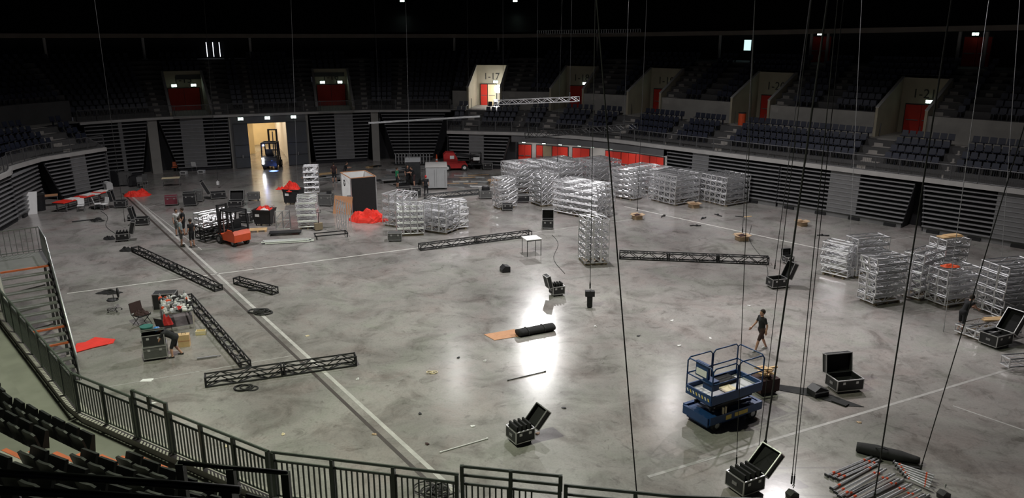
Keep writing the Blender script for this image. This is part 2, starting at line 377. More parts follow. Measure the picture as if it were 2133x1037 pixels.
p, q = A-d*1.6, B+d*.6; mb = MB(); mb.hexa([p+Vector((0, 0, cz)), q+Vector((0, 0, cz)), q+n*16.2+Vector((0, 0, cz)), p+n*16.2+Vector((0, 0, cz)), p+Vector((0, 0, cz+.2)), q+Vector((0, 0, cz+.2)), q+n*16.2+Vector((0, 0, cz+.2)), p+n*16.2+Vector((0, 0, cz+.2))])
tag(mb.build('ceiling_corridor', 'corrw'), 'corridor ceiling beyond the gate', 'ceiling', kind='structure')
for k, (u, e) in enumerate(((5, 70), (12, 120))):
    l = bpy.data.lights.new('corridor_lamp', 'AREA'); l.energy = e; l.size = 4.0; l.color = (1, .86, .62)
    o = bpy.data.objects.new('corridor_lamp', l); COL.objects.link(o); o.location = A+d*LW*.5+n*u+Vector((0, 0, cz-.1))
mb = MB(); q = A+d*.55+n*9
mb.hexa([q, q+d*.5, q+d*.5+n*.5, q+n*.5]+[v+Vector((0, 0, cz)) for v in (q, q+d*.5, q+d*.5+n*.5, q+n*.5)])
tag(mb.build('wall_corridor_pier', 'corr'), 'pier in the corridor', 'wall', kind='structure')
# upper ring, wall under it, roof
def ringz(t): k = min(max((t-(sE1+4))/45, 0), 1); return 12.42-.25*math.sin(min(1, max(0, t/ C.len*2))*PI/2)+.75*k
def vband(path, a, b, o0, o1, dz0, dz1, name, m, label):
    mb = MB(); ts = path.samp(a, b, 1.0)
    for t0, t1 in zip(ts, ts[1:]):
        q = []
        for dz in (dz0, dz1):
            for t, o in ((t0, o0), (t1, o0), (t1, o1), (t0, o1)): q.append(path.P(t, o, ringz(t)+dz))
        mb.hexa(q)
    return tag(mb.build(name, m), label, 'band', kind='structure')
vband(C, 0, C.len, 9.6, 10.0, -.18, .22, 'trim_ring', 'ringband', 'brownish front band of the upper ring')
vband(C, 0, C.len, 10.0, 14, -.1, 0, 'ceiling_gangway', 'darkconc', 'underside of the upper ring')
band(C, 0, C.len, 9.0, 13.4, 13.4, 13.8, 'wall_upper_gangway', 'bankdark', 'dark back wall of the upper gangway')
mb = MB(); strip(mb, C, 0, C.len, 7.8, 9.9, 13.6, 9.9)
tag(mb.build('floor_upper_gangway', 'darkconc'), 'upper gangway floor', 'gangway', kind='structure')
mb = MB(); strip(mb, C, 0, C.len, 10, 12.6, 26, 23.5, 2)
tag(mb.build('wall_upper_tier', 'black'), 'dark upper tier', 'stand', kind='structure')
mb = MB(); mb.box((0, 45, 28), (190, 170, .3)); tag(mb.build('ceiling', 'black'), 'dark arena roof', 'ceiling', kind='structure')
# gangway columns and doors under the ring
for px in (945, 1040, 1242, 1500, 1688, 1722, 1998, 2052, 90, 300, 520):
    s = C.find(px, 10.6, 11.3); q = C.P(s, 10.6, 9.9); mb = MB(); mb.tube((0, 0, 0), (0, 0, ringz(s)-9.95), .13, 10); mb.box((0, 0, .05), (.45, .45, .1))
    tag(mb.build('trim_column', 'edge', loc=q), 'slim pale column under the upper ring', 'column', kind='structure')
DN = [0]
def door(P0, P1, h, n, m, label, th=.09, face=None, leaves=2, bar=True):
    DN[0] += 1; d = P1-P0; L = d.length; r = thing('door_%d' % DN[0], label, 'door', P0, math.atan2(d.y, d.x)); r['kind'] = 'structure'
    MB().bx(-.06, L+.06, -.03, .06, 0, h+.07).build('door_frame', 'darksteel', r)
    for k in range(leaves):
        x0 = L*k/leaves+.015; x1 = L*(k+1)/leaves-.015
        lf = MB().bx(x0, x1, -th, -.02, .01, h).build('door_leaf', m, r)
        if bar: MB().bx(x0+.12*(x1-x0), x1-.12*(x1-x0), -th-.06, -th, 1.0, 1.06).build('push_bar', 'steel', lf)
    return r
for k, px in enumerate((1706, 2032)):
    s = C.find(px, 13.3, 11); w = 1.0
    door(C.P(s-w, 13.3, 9.9), C.P(s+w, 13.3, 9.9), 2.3, 0, 'reddoor', ('dim red double door on the upper gangway near the small screen', 'dim red double door on the upper gangway at far right')[k])
    # exit light hung over it
def exit_sign(p, rz, label, w=.5, h=.24):
    r = thing('exit_sign', label, 'sign', p, rz, 'lit exit signs')
    MB().bx(-w/2, w/2, -.02, .06, 0, h).build('housing', 'darksteel', r)
    MB().bx(-w/2+.015, -.02, -.045, -.021, .015, h-.015).build('sign_panel', 'exit', r)
    MB().bx(.02, w/2-.015, -.045, -.021, .015, h-.015).build('sign_panel', 'exit', r)
    MB().bx(-.02, .02, -.04, -.021, .015, h-.015).build('pictogram', 'green', r)
    return r
def on_path(path, s, off, z):
    q, n = path.at(s, off); return Vector((q.x, q.y, z)), math.atan2(n.y, n.x)-PI/2
for px, lb in ((1706, 'green exit sign over the dim red upper door near the screen'), (2033, 'green exit sign over the dim red upper door at far right')):
    s = C.find(px, 13.0, 12); p, rz = on_path(C, s, 13.0, 12.3); exit_sign(p, rz, lb)
for px, lb in ((840, 'small green exit light high in the dark upper tier, left one'), (1072, 'small green exit light high in the dark upper tier, right one')):
    s = C.find(px, 13.0, 16); p, rz = on_path(C, s, 12.8, PY(px, 4, C.P(s, 12.8, 0).y).z); exit_sign(p, rz, lb, .5, .22)
# small lit window and strip lights in the dark
s = C.find(1559, 13.3, 11.5); p, rz = on_path(C, s, 13.35, PY(1559, 105, C.P(s, 13.3, 0).y).z)
r = tag(thing('door_window', 'small bright greenish window under the upper ring', 'window', p, rz))
MB().bx(-.42, .42, -.02, .05, -.06, 1.06).build('window_frame', 'darksteel', r); MB().bx(-.36, .36, -.05, -.02, 0, 1.0).build('pane', 'screen', r)
s = C.find(445, 13.3, 11.5); z0 = PY(445, 118, C.P(s, 13.3, 0).y).z
for k in range(3):
    p, rz = on_path(C, s+(k-1)*.5, 13.3, z0); r = thing('tube_light', ('left', 'middle', 'right')[k]+' of three thin upright light tubes under the ring at left', 'lamp', p, rz, 'upright light tubes')
    MB().bx(-.05, .05, .0, .06, -.05, 1.55).build('housing', 'darksteel', r); MB().bx(-.03, .03, -.03, 0, 0, 1.5).build('tube', 'striplite', r)
s0 = C.find(1118, 9.7, 12.4); s1 = C.find(1335, 9.7, 12.4)
A = C.P(s0, 9.8, ringz(s0)+.55); B = C.P(s1, 9.8, ringz(s1)+.55)
r = thing('balustrade', 'bright metal balustrade glinting on the upper ring', 'railing', A); MB().tube((0, 0, 0), B-A, .035, 6).build('top_rail', 'alu', r)
mb = MB(); dd = B-A
for k in range(45): q = dd*(k/44); mb.bar(q, q+Vector((0, 0, -.38)), .05)
tag(mb.build('bar', 'alu', r), kind='stuff')
MB().tube((0, 0, -.38), dd+Vector((0, 0, -.38)), .03, 6).build('bottom_rail', 'alu', r)
# ---- vomitories
def textmesh(txt, size, m):
    cu = bpy.data.curves.new('lettering', 'FONT'); cu.body = txt; cu.size = size; cu.align_x = 'CENTER'; cu.align_y = 'CENTER'; cu.extrude = .006
    o = bpy.data.objects.new('lettering', cu); COL.objects.link(o); dg = bpy.context.evaluated_depsgraph_get()
    me = bpy.data.meshes.new_from_object(o.evaluated_get(dg)); bpy.data.objects.remove(o); bpy.data.curves.remove(cu)
    me.materials.clear(); me.materials.append(M[m]); return me
for vi, (tx, s, hw, kd) in enumerate(VOMS):
    dep = 7.0 if kd == 'e' else 5.2; zf = ZE if kd == 'e' else 5.15
    def zrow(o): return (ZE+ROWR+(o-1.0)*ROWR/ROWD if kd == 'e' else 6.9+(o-1.2)*ROWR/ROWD)+.35
    q0, nn = C.at(s, 0); rz = math.atan2(nn.y, nn.x)-PI/2
    r = thing('vomitory', 'stair entrance %s cut into the stand' % tx, 'entrance', (q0.x, q0.y, zf), rz); r['kind'] = 'structure'
    y0 = 1.0; ztop = zrow(dep)-zf
    for sg in (-1, 1):
        x = sg*hw; x2 = x+sg*.18; y = dep+.1
        zA = .35 if kd == 'e' else zrow(1.2)-zf; zB = zrow(dep)-zf
        mb = MB(); a0, a1 = min(x, x2), max(x, x2)
        mb.hexa([(a0, y0, 0), (a1, y0, 0), (a1, y, 0), (a0, y, 0), (a0, y0, zA), (a1, y0, zA), (a1, y, zB), (a0, y, zB)])
        mb.build('side_wall', 'vomwall', r)
        mb = MB(); mb.hexa([(a0-.03, y0, zA), (a1+.03, y0, zA), (a1+.03, y, zB), (a0-.03, y, zB), (a0-.03, y0, zA+.06), (a1+.03, y0, zA+.06), (a1+.03, y, zB+.06), (a0-.03, y, zB+.06)])
        mb.build('coping', 'edge', r)
    MB().bx(-hw-.18, hw+.18, dep, dep+.2, 0, ztop).build('back_wall', 'vomwall', r)
    MB().bx(-hw, hw, -.4, dep, -.08, .005).build('entrance_floor', 'concrete', r)
    put('entrance_number', textmesh(tx, .95, 'text'), r, (0, dep-.02, min(ztop-.5, 2.95)), rot=(PI/2, 0, 0))
    for sg in (-1, 1): MB().tube((sg*(hw-.25), 1.2, .0), (sg*(hw-.25), 1.2, 1.0), .03, 6).build('post', 'farrail', r)
    dw = 1.45 if kd == 'e' else 1.15
    wp = Matrix.Translation((q0.x, q0.y, zf)) @ Matrix.Rotation(rz, 4, 'Z')
    if tx == '1-17':
        P0, P1 = wp @ Vector((-1.15, dep-.1, 0)), wp @ Vector((-.45, dep-.1, 0)); door(P0, P1, 2.15, 0, 'reddoor', 'open bright red door leaf of entrance 1-17', leaves=1)
        P0, P1 = wp @ Vector((-.4, dep-.1, 0)), wp @ Vector((.5, dep-.1, 0)); door(P0, P1, 2.15, 0, 'corr', 'cream door leaf of entrance 1-17 beside the bright lamp', leaves=1)
    else:
        P0, P1 = wp @ Vector((-dw, dep-.1, 0)), wp @ Vector((dw, dep-.1, 0))
        door(P0, P1, 2.15, 0, 'reddoor', 'red double door at the back of entrance %s' % tx, leaves=2, bar=kd != 'e')
    sx = (-.85, .95) if kd == 'e' else (.45,)
    for i, x in enumerate(sx):
        exit_sign(wp @ Vector((x, dep-.12, 2.3)), rz, 'lit exit sign%s above the door of entrance %s' % ((' at left', ' at right')[i] if len(sx) > 1 else '', tx), .5, .26)
    if kd == 'e':
        r2 = thing('gangway_rail', 'thin bar railing before entrance %s' % tx, 'railing', (q0.x, q0.y, zf), rz)
        mb = MB()
        for k in range(30): mb.bar((-hw+.1+k*(2*hw-.2)/29, .25, .05), (-hw+.1+k*(2*hw-.2)/29, .25, 1.0), .018)
        tag(mb.build('bar', 'farrail', r2), kind='stuff'); MB().bar((-hw, .25, 1.0), (hw, .25, 1.0), .05).build('top_rail', 'farrail', r2)
# bright lamp and white notice by entrance 1-17
v = VOMS[2]; q0, nn = C.at(v[1], 0); rz = math.atan2(nn.y, nn.x)-PI/2; wp = Matrix.Translation((q0.x, q0.y, 5.15)) @ Matrix.Rotation(rz, 4, 'Z')
r = thing('work_lamp', 'glaring white work lamp on a stand in entrance 1-17', 'lamp', wp @ Vector((.95, 3.6, 0)), rz)
MB().tube((0, 0, 0), (0, 0, 1.5), .025, 6).build('pole', 'steel', r)
for a in range(3): MB().tube((0, 0, .45), (.35*math.cos(a*2.1), .35*math.sin(a*2.1), .0), .015, 5).build('leg', 'steel', r)
mb = MB(); mb.ball((0, 0, 1.8), .4, 14, 10, (1, 1, 1)); mb.build('lamp_globe', 'lampwhite', r, True)
MB().bx(-.33, .05, -.5, -.46, 0, .75).build('glowing_notice', 'lampwhite', r)  # white notice glows by itself, lamp light put into its material
l = bpy.data.lights.new('work_lamp_light', 'POINT'); l.energy = 11; l.shadow_soft_size = .35; l.color = (1, .93, .85)
o = bpy.data.objects.new('work_lamp_light', l); COL.objects.link(o); o.location = wp @ Vector((.7, 3.0, 1.8))
# ---- red exit doors on the side wall under the soffit
def red(pa, pb, n, label, m='reddoor', h=2.05):
    a = ER.find(pa, 2.35, 1.5, sD0-2, sD1+2); b = ER.find(pb, 2.35, 1.5, sD0-2, sD1+2)
    return door(ER.P(a, 2.35, 0), ER.P(b, 2.35, 0), h, 0, m, label, leaves=n)
red(1080, 1107, 2, 'red double door farthest left under the soffit'); red(1118, 1131, 1, 'narrow red door leaf beside the open doorway')
red(1132, 1150, 1, 'olive open doorway between red doors', 'tan'); red(1151, 1183, 2, 'red double door right of the open doorway')
red(1193, 1228, 2, 'red double door behind the bright truss pile'); red(1262, 1294, 2, 'first red door of the long run at right')
red(1295, 1325, 2, 'second red door of the long run at right'); red(1326, 1354, 2, 'third red door of the long run at right'); red(1355, 1383, 2, 'last red door of the long run beside the retracted seating')
for i, (px, py) in enumerate(((1091, 299), (1133, 302), (1167, 304), (1207, 307), (1235, 310), (1273, 314), (1303, 317), (1334, 321), (1366, 324))):
    s = ER.find(px, 2.3, 2.2, sD0-2, sD1+2); p, rz = on_path(ER, s, 2.3, 2.22)
    exit_sign(p, rz, '%s lit exit sign from the left over the red doors' % ('first', 'second', 'third', 'fourth', 'fifth', 'sixth', 'seventh', 'eighth', 'ninth')[i], .34, .26)
for i, px in enumerate((501, 558, 611)):
    s = C.find(px, -.1, 4.5); p, rz = on_path(C, s, -.1, 4.55); exit_sign(p, rz, '%s exit sign above the big lit gate' % ('left', 'middle', 'right')[i], .5, .28)
# ---- retracted telescopic seating banks
BN = [0]
def bank(path, a, b, n, h, label, aisles=(), cl=0.0, cr=0.0, feet=False):
    """front between path stations a..b; rows stacked from floor to h; cl/cr: inset of the lowest row at either end"""
    A = path.P(a, 0, 0); B = path.P(b, 0, 0); d = B-A; L = d.length; r = thing('seating_bank', label, 'seating bank', A, math.atan2(d.y, d.x), 'retracted seating banks')
    st = (h-.35)/n; xl = lambda z: cl*(1-z/h); xr = lambda z: L-cr*(1-z/h)
    mb = MB(); mb.hexa([(xl(0)+.1, .35, .1), (xr(0)-.1, .35, .1), (xr(0)-.1, 1.0, .1), (xl(0)+.1, 1.0, .1), (.1, .35, h-.2), (L-.1, .35, h-.2), (L-.1, 1.0, h-.2), (.1, 1.0, h-.2)])
    mb.build('folded_seats', 'bankdark', r)
    for k in range(n):
        z = .35+st*k; f = -.10+.1*k/n
        MB().hexa([(xl(z), f, z), (xr(z), f, z), (xr(z), .5, z), (xl(z), .5, z), (xl(z), f, z+.075), (xr(z), f, z+.075), (xr(z), .5, z+.075), (xl(z), .5, z+.075)]).build('row_platform', 'platform', r)
        for x0, x1 in aisles:
            MB().bx(max(L*x0, xl(z)), min(L*x1, xr(z)), f+.03, .4, z+.075, z+st-.012).build('aisle_riser', 'aislepanel', r)
    for sg in (0, 1):
        x0 = xl(0) if sg == 0 else xr(0)-.08; xt = 0 if sg == 0 else L-.08
        MB().hexa([(x0, .05, .02), (x0+.08, .05, .02), (x0+.08, 1.0, .02), (x0, 1.0, .02), (xt, .05, h-.2), (xt+.08, .05, h-.2), (xt+.08, 1.0, h-.2), (xt, 1.0, h-.2)]).build('side_panel', 'bankdark', r)
    MB().bx(xl(0)+.05, xr(0)-.05, .02, .3, .0, .34).build('base_panel', 'aislepanel' if feet else 'bankdark', r)
    if feet:
        x = .6
        while x < L-1: MB().bx(x, x+.75, -.12, .05, 0, .2).build('wheel_box', 'black', r); x += 2.4
    return r
def Ls(px, z=2): return EL.find(px, 0, z)
bank(EL, 1, EL.l[2]-.1, 10, ZS-.2, 'retracted seating bank at the far left edge of the picture')
bank(EL, EL.l[2]+.15, EL.l[4]-.6, 10, ZS-.2, 'retracted seating bank behind the white board', feet=True)
bank(EL, EL.l[4]+.1, EL.len-.1, 10, ZS-.2, 'retracted seating bank behind the red and white table', ((.42, .66),), 1.2, 0)
Cs = lambda px, z=3: C.find(px, 0, z)
bank(C, C.l[6]+.1, Cs(312), 14, ZE-.1, 'wide retracted seating bank in the far left corner', ((.52, .58),), 0, 1.0)
bank(C, Cs(335), Cs(480), 14, ZE-.1, 'retracted seating bank left of the big lit gate', ((.3, .63),), 1.3, 0.1)
bank(C, Cs(647), Cs(772), 14, ZE-.1, 'retracted seating bank right of the big lit gate', ((.4, .7),), .4, .6)
bank(C, Cs(792), Cs(929), 14, ZE-.1, 'retracted seating bank tapering towards the floor behind the red lift', (), 1.5, 1.5)
bank(ER, .1, ER.find(1062, 0, 2), 9, ZS-.2, 'short retracted corner seating bank behind the red lift', ((.34, .58),), .2, .9)
Rs = lambda px: ER.find(px, 0, 2, sD1-3)
bank(ER, Rs(1388), Rs(1622), 10, ZS-.2, 'retracted seating bank next to the long red doors', ((.25, .4),), .1, 0, True)
bank(ER, Rs(1623), Rs(1903), 10, ZS-.2, 'retracted seating bank behind the right truss piles', ((.4, .62),), 0, .5, True)
bank(ER, Rs(1918), ER.find(2290, 0, 2), 10, ZS-.2, 'retracted seating bank at the right edge of the picture', ((.45, .65),), .3, 0, True)
# concrete piers between the banks
for px, path, z, w in ((323, C, ZE, .42), (782, C, ZE, .36), (485, C, ZE, .16), (640, C, ZE, .24)):
    s = path.find(px, 0, 2); p, rz = on_path(path, s, .25, 0); mb = MB(); mb.bx(-w, w, -.15, 1.2, 0, z-.16)
    tag(mb.build('wall_pier', 'concrete', loc=p, rz=rz), 'concrete pier between seating banks', 'pier', kind='structure')
# ---- railings on the tier edges
def edge_rail(path, a, b, z, label, off=.1, h=1.0, post=1.6):
    ts = path.samp(a, b, .12); r = thing('edge_railing', label, 'railing', path.P(a, off, z)); o0 = path.P(a, off, z)
    mb = MB()
    for t in ts: q = path.P(t, off, 0)-Vector((o0.x, o0.y, 0)); mb.tube(q+Vector((0, 0, .08)), q+Vector((0, 0, h)), .008, 3, cap=False)
    tag(mb.build('bar', 'farrail', r), kind='stuff')
    me = MB().bar((0, 0, 0), (0, 0, h), .06).mesh('post', 'farrail')
    for t in path.samp(a, b, post): put('post', me, r, path.P(t, off, z)-o0)
    for zz in (.08, h): MB().path([path.P(t, off, z+zz)-o0 for t in path.samp(a, b, 1.0)], .03, 5).build('rail', 'farrail', r)
edge_rail(EL, 0, EL.len, ZS+.05, 'bar railing along the left tier edge')
edge_rail(ER, 0, ER.len-8, ZS+.05, 'bar railing along the right tier edge')
for x, y in gaps(sE0, sE1, vcut): edge_rail(C, x, y, ZE+.05, 'bar railing along the far end tier edge %s' % ('left of entrance 1-15' if x < VOMS[0][1] else 'between entrances 1-15 and 1-16' if x < VOMS[1][1] else 'right of entrance 1-16'))
# ---- aisles
AISLE = []          # (path, s, halfwidth, which)
def aisle(path, s, o0, z0, n, hw, key):
    AISLE.append((key, s, hw)); q, nn = path.at(s, 0); rz = math.atan2(nn.y, nn.x)-PI/2; mb = MB()
    for k in range(n):
        for j in (0, 1):
            o = o0+ROWD*(k+j*.5); z = z0+ROWR*(k-.5+j*.5); mb.bx(-hw, hw, o, o+ROWD*.5+.02, z-.35, z+.02)
    return tag(mb.build('floor_aisle_stair', 'aisle', loc=(q.x, q.y, 0), rz=rz), 'pale concrete aisle stair in the stand', 'stair', kind='structure')
for v in VOMS:
    for sg in (-1, 1):
        if v[3] == 'e': aisle(C, v[1]+sg*(v[2]+.85), 1.0, ZE+ROWR, NE, .6, 'e')
    if v[3] == 's':
        aisle(C, v[1]+v[2]+.85, 1.2, 6.9, NS, .55, 'su')
for px in (510, 838, 965): aisle(C, C.find(px, 4.5, 7), 1.0, ZE+ROWR, NE, .45, 'e')
for px in (1105, 1300, 1455, 1520, 1760, 2075): aisle(C, C.find(px, 5, 8.5), 4.6, 6.9+4*ROWR, NS-4, .45, 'su')
for px in (988, 1150, 1300, 1512, 1825): aisle(ER, ER.find(px, 2.5, 4.3), 1.0, ZS+ROWR, 4, .62, 'r')
for px in (1085, 1225, 1410, 1985): aisle(ER, ER.find(px, 2.5, 4.3), 1.0, ZS+ROWR, 4, .12, 'r')
aisle(EL, EL.find(115, 2.5, 4.3), 1.0, ZS+ROWR, 4, .8, 'l')
# ---- stadium seats
def seat_mb(detail=False):
    pan = MB(); pan.hexa([(-.21, -.26, .40), (.21, -.26, .40), (.22, .06, .38), (-.22, .06, .38), (-.21, -.26, .44), (.21, -.26, .44), (.22, .06, .42), (-.22, .06, .42)])
    bk = MB(); bk.hexa([(-.21, .06, .36), (.21, .06, .36), (.21, .11, .36), (-.21, .11, .36), (-.20, .17, .80), (.20, .17, .80), (.20, .21, .79), (-.20, .21, .79)])
    lg = MB(); lg.bx(-.03, .03, .0, .14, 0, .4)
    return pan, bk, lg
pan, bk, lg = seat_mb()
allm = MB(); 
for q in (pan, bk, lg): allm.add(q.v, q.f)
seat_me = allm.mesh('stadium_seat', 'seat')
spots = []
ORD = ['first', 'second', 'third', 'fourth', 'fifth', 'sixth', 'seventh', 'eighth', 'ninth', 'tenth', 'eleventh', 'twelfth']
def section(px):
    last = 'left of entrance 1-15'
    for (tx, vx, k_) in vom_px:
        if px > vx: last = 'right of entrance %s' % tx
    return last
def seats(path, a, b, o0, z0, n, key, cutdepth, block, step=.5):
    for k in range(n):
        o = o0+ROWD*k+.5; z = z0+ROWR*k; t = a+.3
        while t < b-.3:
            if not (o < cutdepth and in_vom(t, .45) and key != 'r' and key != 'l') and not any(kk == key and abs(t-s) < hw+.28 for kk, s, hw in AISLE):
                q, nn = path.at(t, o); p = Vector((q.x, q.y, z)); pr = proj(p)
                if -30 < pr[0] < 2160 and pr[1] > 60 and pr[2] > 0: spots.append((pr[2], p, math.atan2(nn.y, nn.x)-PI/2, block, k, section(pr[0])))
            f = 1.0 if key in 'r' else 1.0
            t += step*f
seats(C, sE0, sE1, 1.0, ZE+ROWR, NE, 'e', 7.2, 'end')
seats(C, C.l[1], sE0, 1.2, 6.9, NS, 'su', 5.4, 'leftup'); seats(C, sE1, C.len, 1.2, 6.9, NS, 'su', 5.4, 'rightup')
seats(EL, 5, EL.len, 1.0, ZS+ROWR, 4, 'l', 0, 'left'); seats(ER, 0, ER.len, 1.0, ZS+ROWR, 4, 'r', 0, 'right')
spots.sort(key=lambda q: q[0])
NIND = 215; bl = {'right': ('dark blue seat, lower right stand', 'seats in the right lower rows'), 'left': ('dark blue seat, lower left stand', 'seats in the left lower rows'),
      'rightup': ('dark blue seat, upper right stand', 'seats in the right upper rows'), 'leftup': ('dark blue seat, upper left stand', 'seats in the left upper rows'), 'end': ('dark folding seat in the far end tier', 'seats in the end tier')}
for dpt, p, rz, b, k, sec in spots[:NIND]:
    tag(put('stadium_seat', seat_me, None, p, rz), '%s, %s row, %s' % (bl[b][0], ORD[k], sec), 'seat', '%s, %s row %s' % (bl[b][1], ORD[k], sec))
mb = MB(); base = allm
for dpt, p, rz, b, k, sec in spots[NIND:]:
    c, s_ = math.cos(rz), math.sin(rz); n0 = len(mb.v)
    mb.v += [(p.x+x*c-y*s_, p.y+x*s_+y*c, p.z+z) for x, y, z in base.v]; mb.f += [tuple(i+n0 for i in f) for f in base.f]
tag(mb.build('stadium_seats', 'seat'), 'rows upon rows of dark folding seats filling the far stands', 'seats', kind='stuff')
# orange bin in the right stand
s = C.find(1548, .4, 5.6); p, rz = on_path(C, s, .3, 5.15)
r = thing('litter_bin', 'orange round bin standing by the grey wall of the right stand', 'bin', p)
MB().tube((0, 0, 0), (0, 0, 1.0), .3, 14).build('drum', 'orange', r, False); MB().tube((0, 0, 1.0), (0, 0, 1.06), .32, 14).build('rim', 'darksteel', r)
# ================================================================== NEAR STAND
NR = .5; NW = .95
mb = MB()
strip(mb, N, 0, N.len, -.15, ZS, .97, ZS, .5)
tag(mb.build('floor_near_walk', 'nearconc'), 'concrete front walk of the near stand', 'gangway', kind='structure')
mb = MB()
for k in range(1, 9):
    o = NW+ROWD*(k-1); z = ZS+NR*k
    strip(mb, N, 0, N.len, o, z, o+ROWD, z, .5); strip(mb, N, 0, N.len, o, z-NR, o, z, .5)
tag(mb.build('floor_near_tier', 'nearconc'), 'stepped concrete of the near stand', 'stand', kind='structure')
band(N, 0, N.len, ZS, ZS+.14, -.16, .12, 'trim_near_kerb', 'aisle', 'pale kerb under the near railing')
band(N, 0, N.len, ZS-.8, ZS, -.2, -.14, 'wall_near_fascia', 'darkconc', 'front of the near stand')
# aisle with orange nosings
sa = N.find(240, 1.6, 4.3)-.3
q, nn = N.at(sa, 0); rz = math.atan2(nn.y, nn.x)-PI/2
mb = MB()
for k in range(1, 9):
    for j in (0, 1):
        o = NW+ROWD*(k-1+j*.5)-.4; z = ZS+NR*(k-.5+j*.5); mb.bx(-.42, .42, o, o+ROWD*.5+.02, z-.3, z+.02)
ast = tag(mb.build('floor_near_aisle', 'aisle', loc=(q.x, q.y, 0), rz=rz), 'near aisle stair with orange step edges', 'stair', kind='structure')
for k in range(1, 9):
    for j in (0, 1):
        o = NW+ROWD*(k-1+j*.5)-.4; z = ZS+NR*(k-.5+j*.5)
        MB().bx(-.42, .42, o, o+.09, z+.021, z+.026).build('step_nosing', 'orangestep', ast)
# near seats, each with its parts
nm_pan = MB(); nm_pan.hexa([(-.215, -.05, .36), (.215, -.05, .36), (.215, .08, .42), (-.215, .08, .42), (-.215, -.09, .80), (.215, -.09, .80), (.215, -.03, .82), (-.215, -.03, .82)])
me_pan = nm_pan.mesh('seat_pan', 'seatnear')
b2 = MB()
for i in range(6):
    x0, x1 = -.225+.075*i, -.225+.075*(i+1)
    c0 = .03*(abs(x0)/.225)**2; c1 = .03*(abs(x1)/.225)**2; e = .06 if i in (0, 5) else 0; e0 = .05 if i == 0 else 0; e1 = .05 if i == 5 else 0
    b2.hexa([(x0, .10-c0, .34), (x1, .10-c1, .34), (x1, .14-c1, .34), (x0, .14-c0, .34), (x0, .19-c0, .86-e0), (x1, .19-c1, .86-e1), (x1, .23-c1, .85-e1), (x0, .23-c0, .85-e0)])
me_back = b2.mesh('backrest', 'seatnear')
me_brk = MB().bx(-.03, .03, -.05, .16, -.0, .40).mesh('bracket', 'darksteel')
kb = MB(); kb.ball((-.2, .2, .36), .05, 8, 6); me_kn = kb.mesh('bumper', 'aludull')
cnt = 0
for k in range(1, 8):
    o = NW+ROWD*(k-1)+.55; z = ZS+NR*k; t = .2
    while t < N.len-.2:
        qq, n2 = N.at(t, o); p = Vector((qq.x, qq.y, z)); pr = proj(p+Vector((0, 0, .8)))
        if -60 < pr[0] < 620 and pr[1] < 1100 and pr[2] > .5 and abs(t-sa) > .52:
            side = 'left' if t < sa else 'right'; nth = int((abs(t-sa)-.52)/.5)
            r = thing('stadium_seat', 'black seat, %s row behind the near railing, %s %s of the orange-edged aisle' % (ORD[k-1], ORD[nth] if nth < 12 else 'number %d' % (nth+1), side), 'seat', p, math.atan2(n2.y, n2.x)-PI/2, 'near seats row %d %s' % (k, 'left' if t < sa else 'right'))
            r.scale = (1, 1, .84); put('seat_pan', me_pan, r); put('backrest', me_back, r); put('bracket', me_brk, r); put('bumper', me_kn, r); cnt += 1
        t += .50/(1+ (0 if k < 1 else 0))
# near railing, with every baluster
def near_rail(a, b, label, raised=False):
    A = N.P(a, 0, ZS+.14); r = thing('guard_railing', label, 'railing', A); L = b-a
    rel = lambda t, z: N.P(t, 0, ZS+.14+z)-A
    me = MB().bar((0, 0, 0), (0, 0, .78), .022, .03).mesh('baluster', 'rail')
    ts = N.samp(a+.1, b-.1, .115)
    for t in ts:
        pr = proj(N.P(t, 0, ZS+.6))
        if -40 < pr[0] < 1500 and pr[1] < 1060:
            q, n2 = N.at(t); put('baluster', me, r, rel(t, .06), math.atan2(n2.y, n2.x))
    ps = N.samp(a, b, .1) if False else N.samp(a, b, .5)
    for z, w in ((.06, .035), (.84, .05), (1.02, .055)):
        MB().path([rel(t, z) for t in ps], w*.55, 6).build('rail', 'rail', r)
    mp = MB().bar((0, 0, -.1), (0, 0, 1.02), .07).mesh('post', 'rail')
    for t in N.samp(a+.03, b-.03, 1.25): put('post', mp, r, rel(t, 0), math.atan2(N.at(t)[1].y, N.at(t)[1].x))
    if raised:
        for z in (1.2,):
            MB().path([rel(t, z) for t in ps], .03, 6).build('raised_rail', 'rail', r)
        mp = MB().bar((0, 0, .9), (0, 0, 1.22), .07).mesh('raised_post', 'rail')
        for t in (a+.02, (a+b)/2, b-.02): put('raised_post', mp, r, rel(t, 0))
    # tensioned wires
    return r
sc = N.l[2]; sg0 = N.find(275, 0, 4.6); sg1 = N.find(349, 0, 4.6); sk = N.l[3]; sg2 = N.find(957, 0, 4.6); sg3 = N.find(1173, 0, 4.6)
near_rail(.3, sc-.02, 'grey bar railing running up the left edge above the steel stair')
near_rail(sc+.02, sg0-.03, 'bar railing between the corner post and the first raised gate')
near_rail(sg0+.02, sg1-.02, 'small raised gate in the near left railing', True)
near_rail(sg1+.03, sk-.03, 'bar railing between the left gate and the bend')
near_rail(sk+.03, sg2-.03, 'bar railing in the bottom middle before the second gate')
near_rail(sg2+.02, sg3-.02, 'raised railing gate at the bottom middle', True)
near_rail(sg3+.03, N.len-.3, 'bar railing at the bottom right of the raised gate')
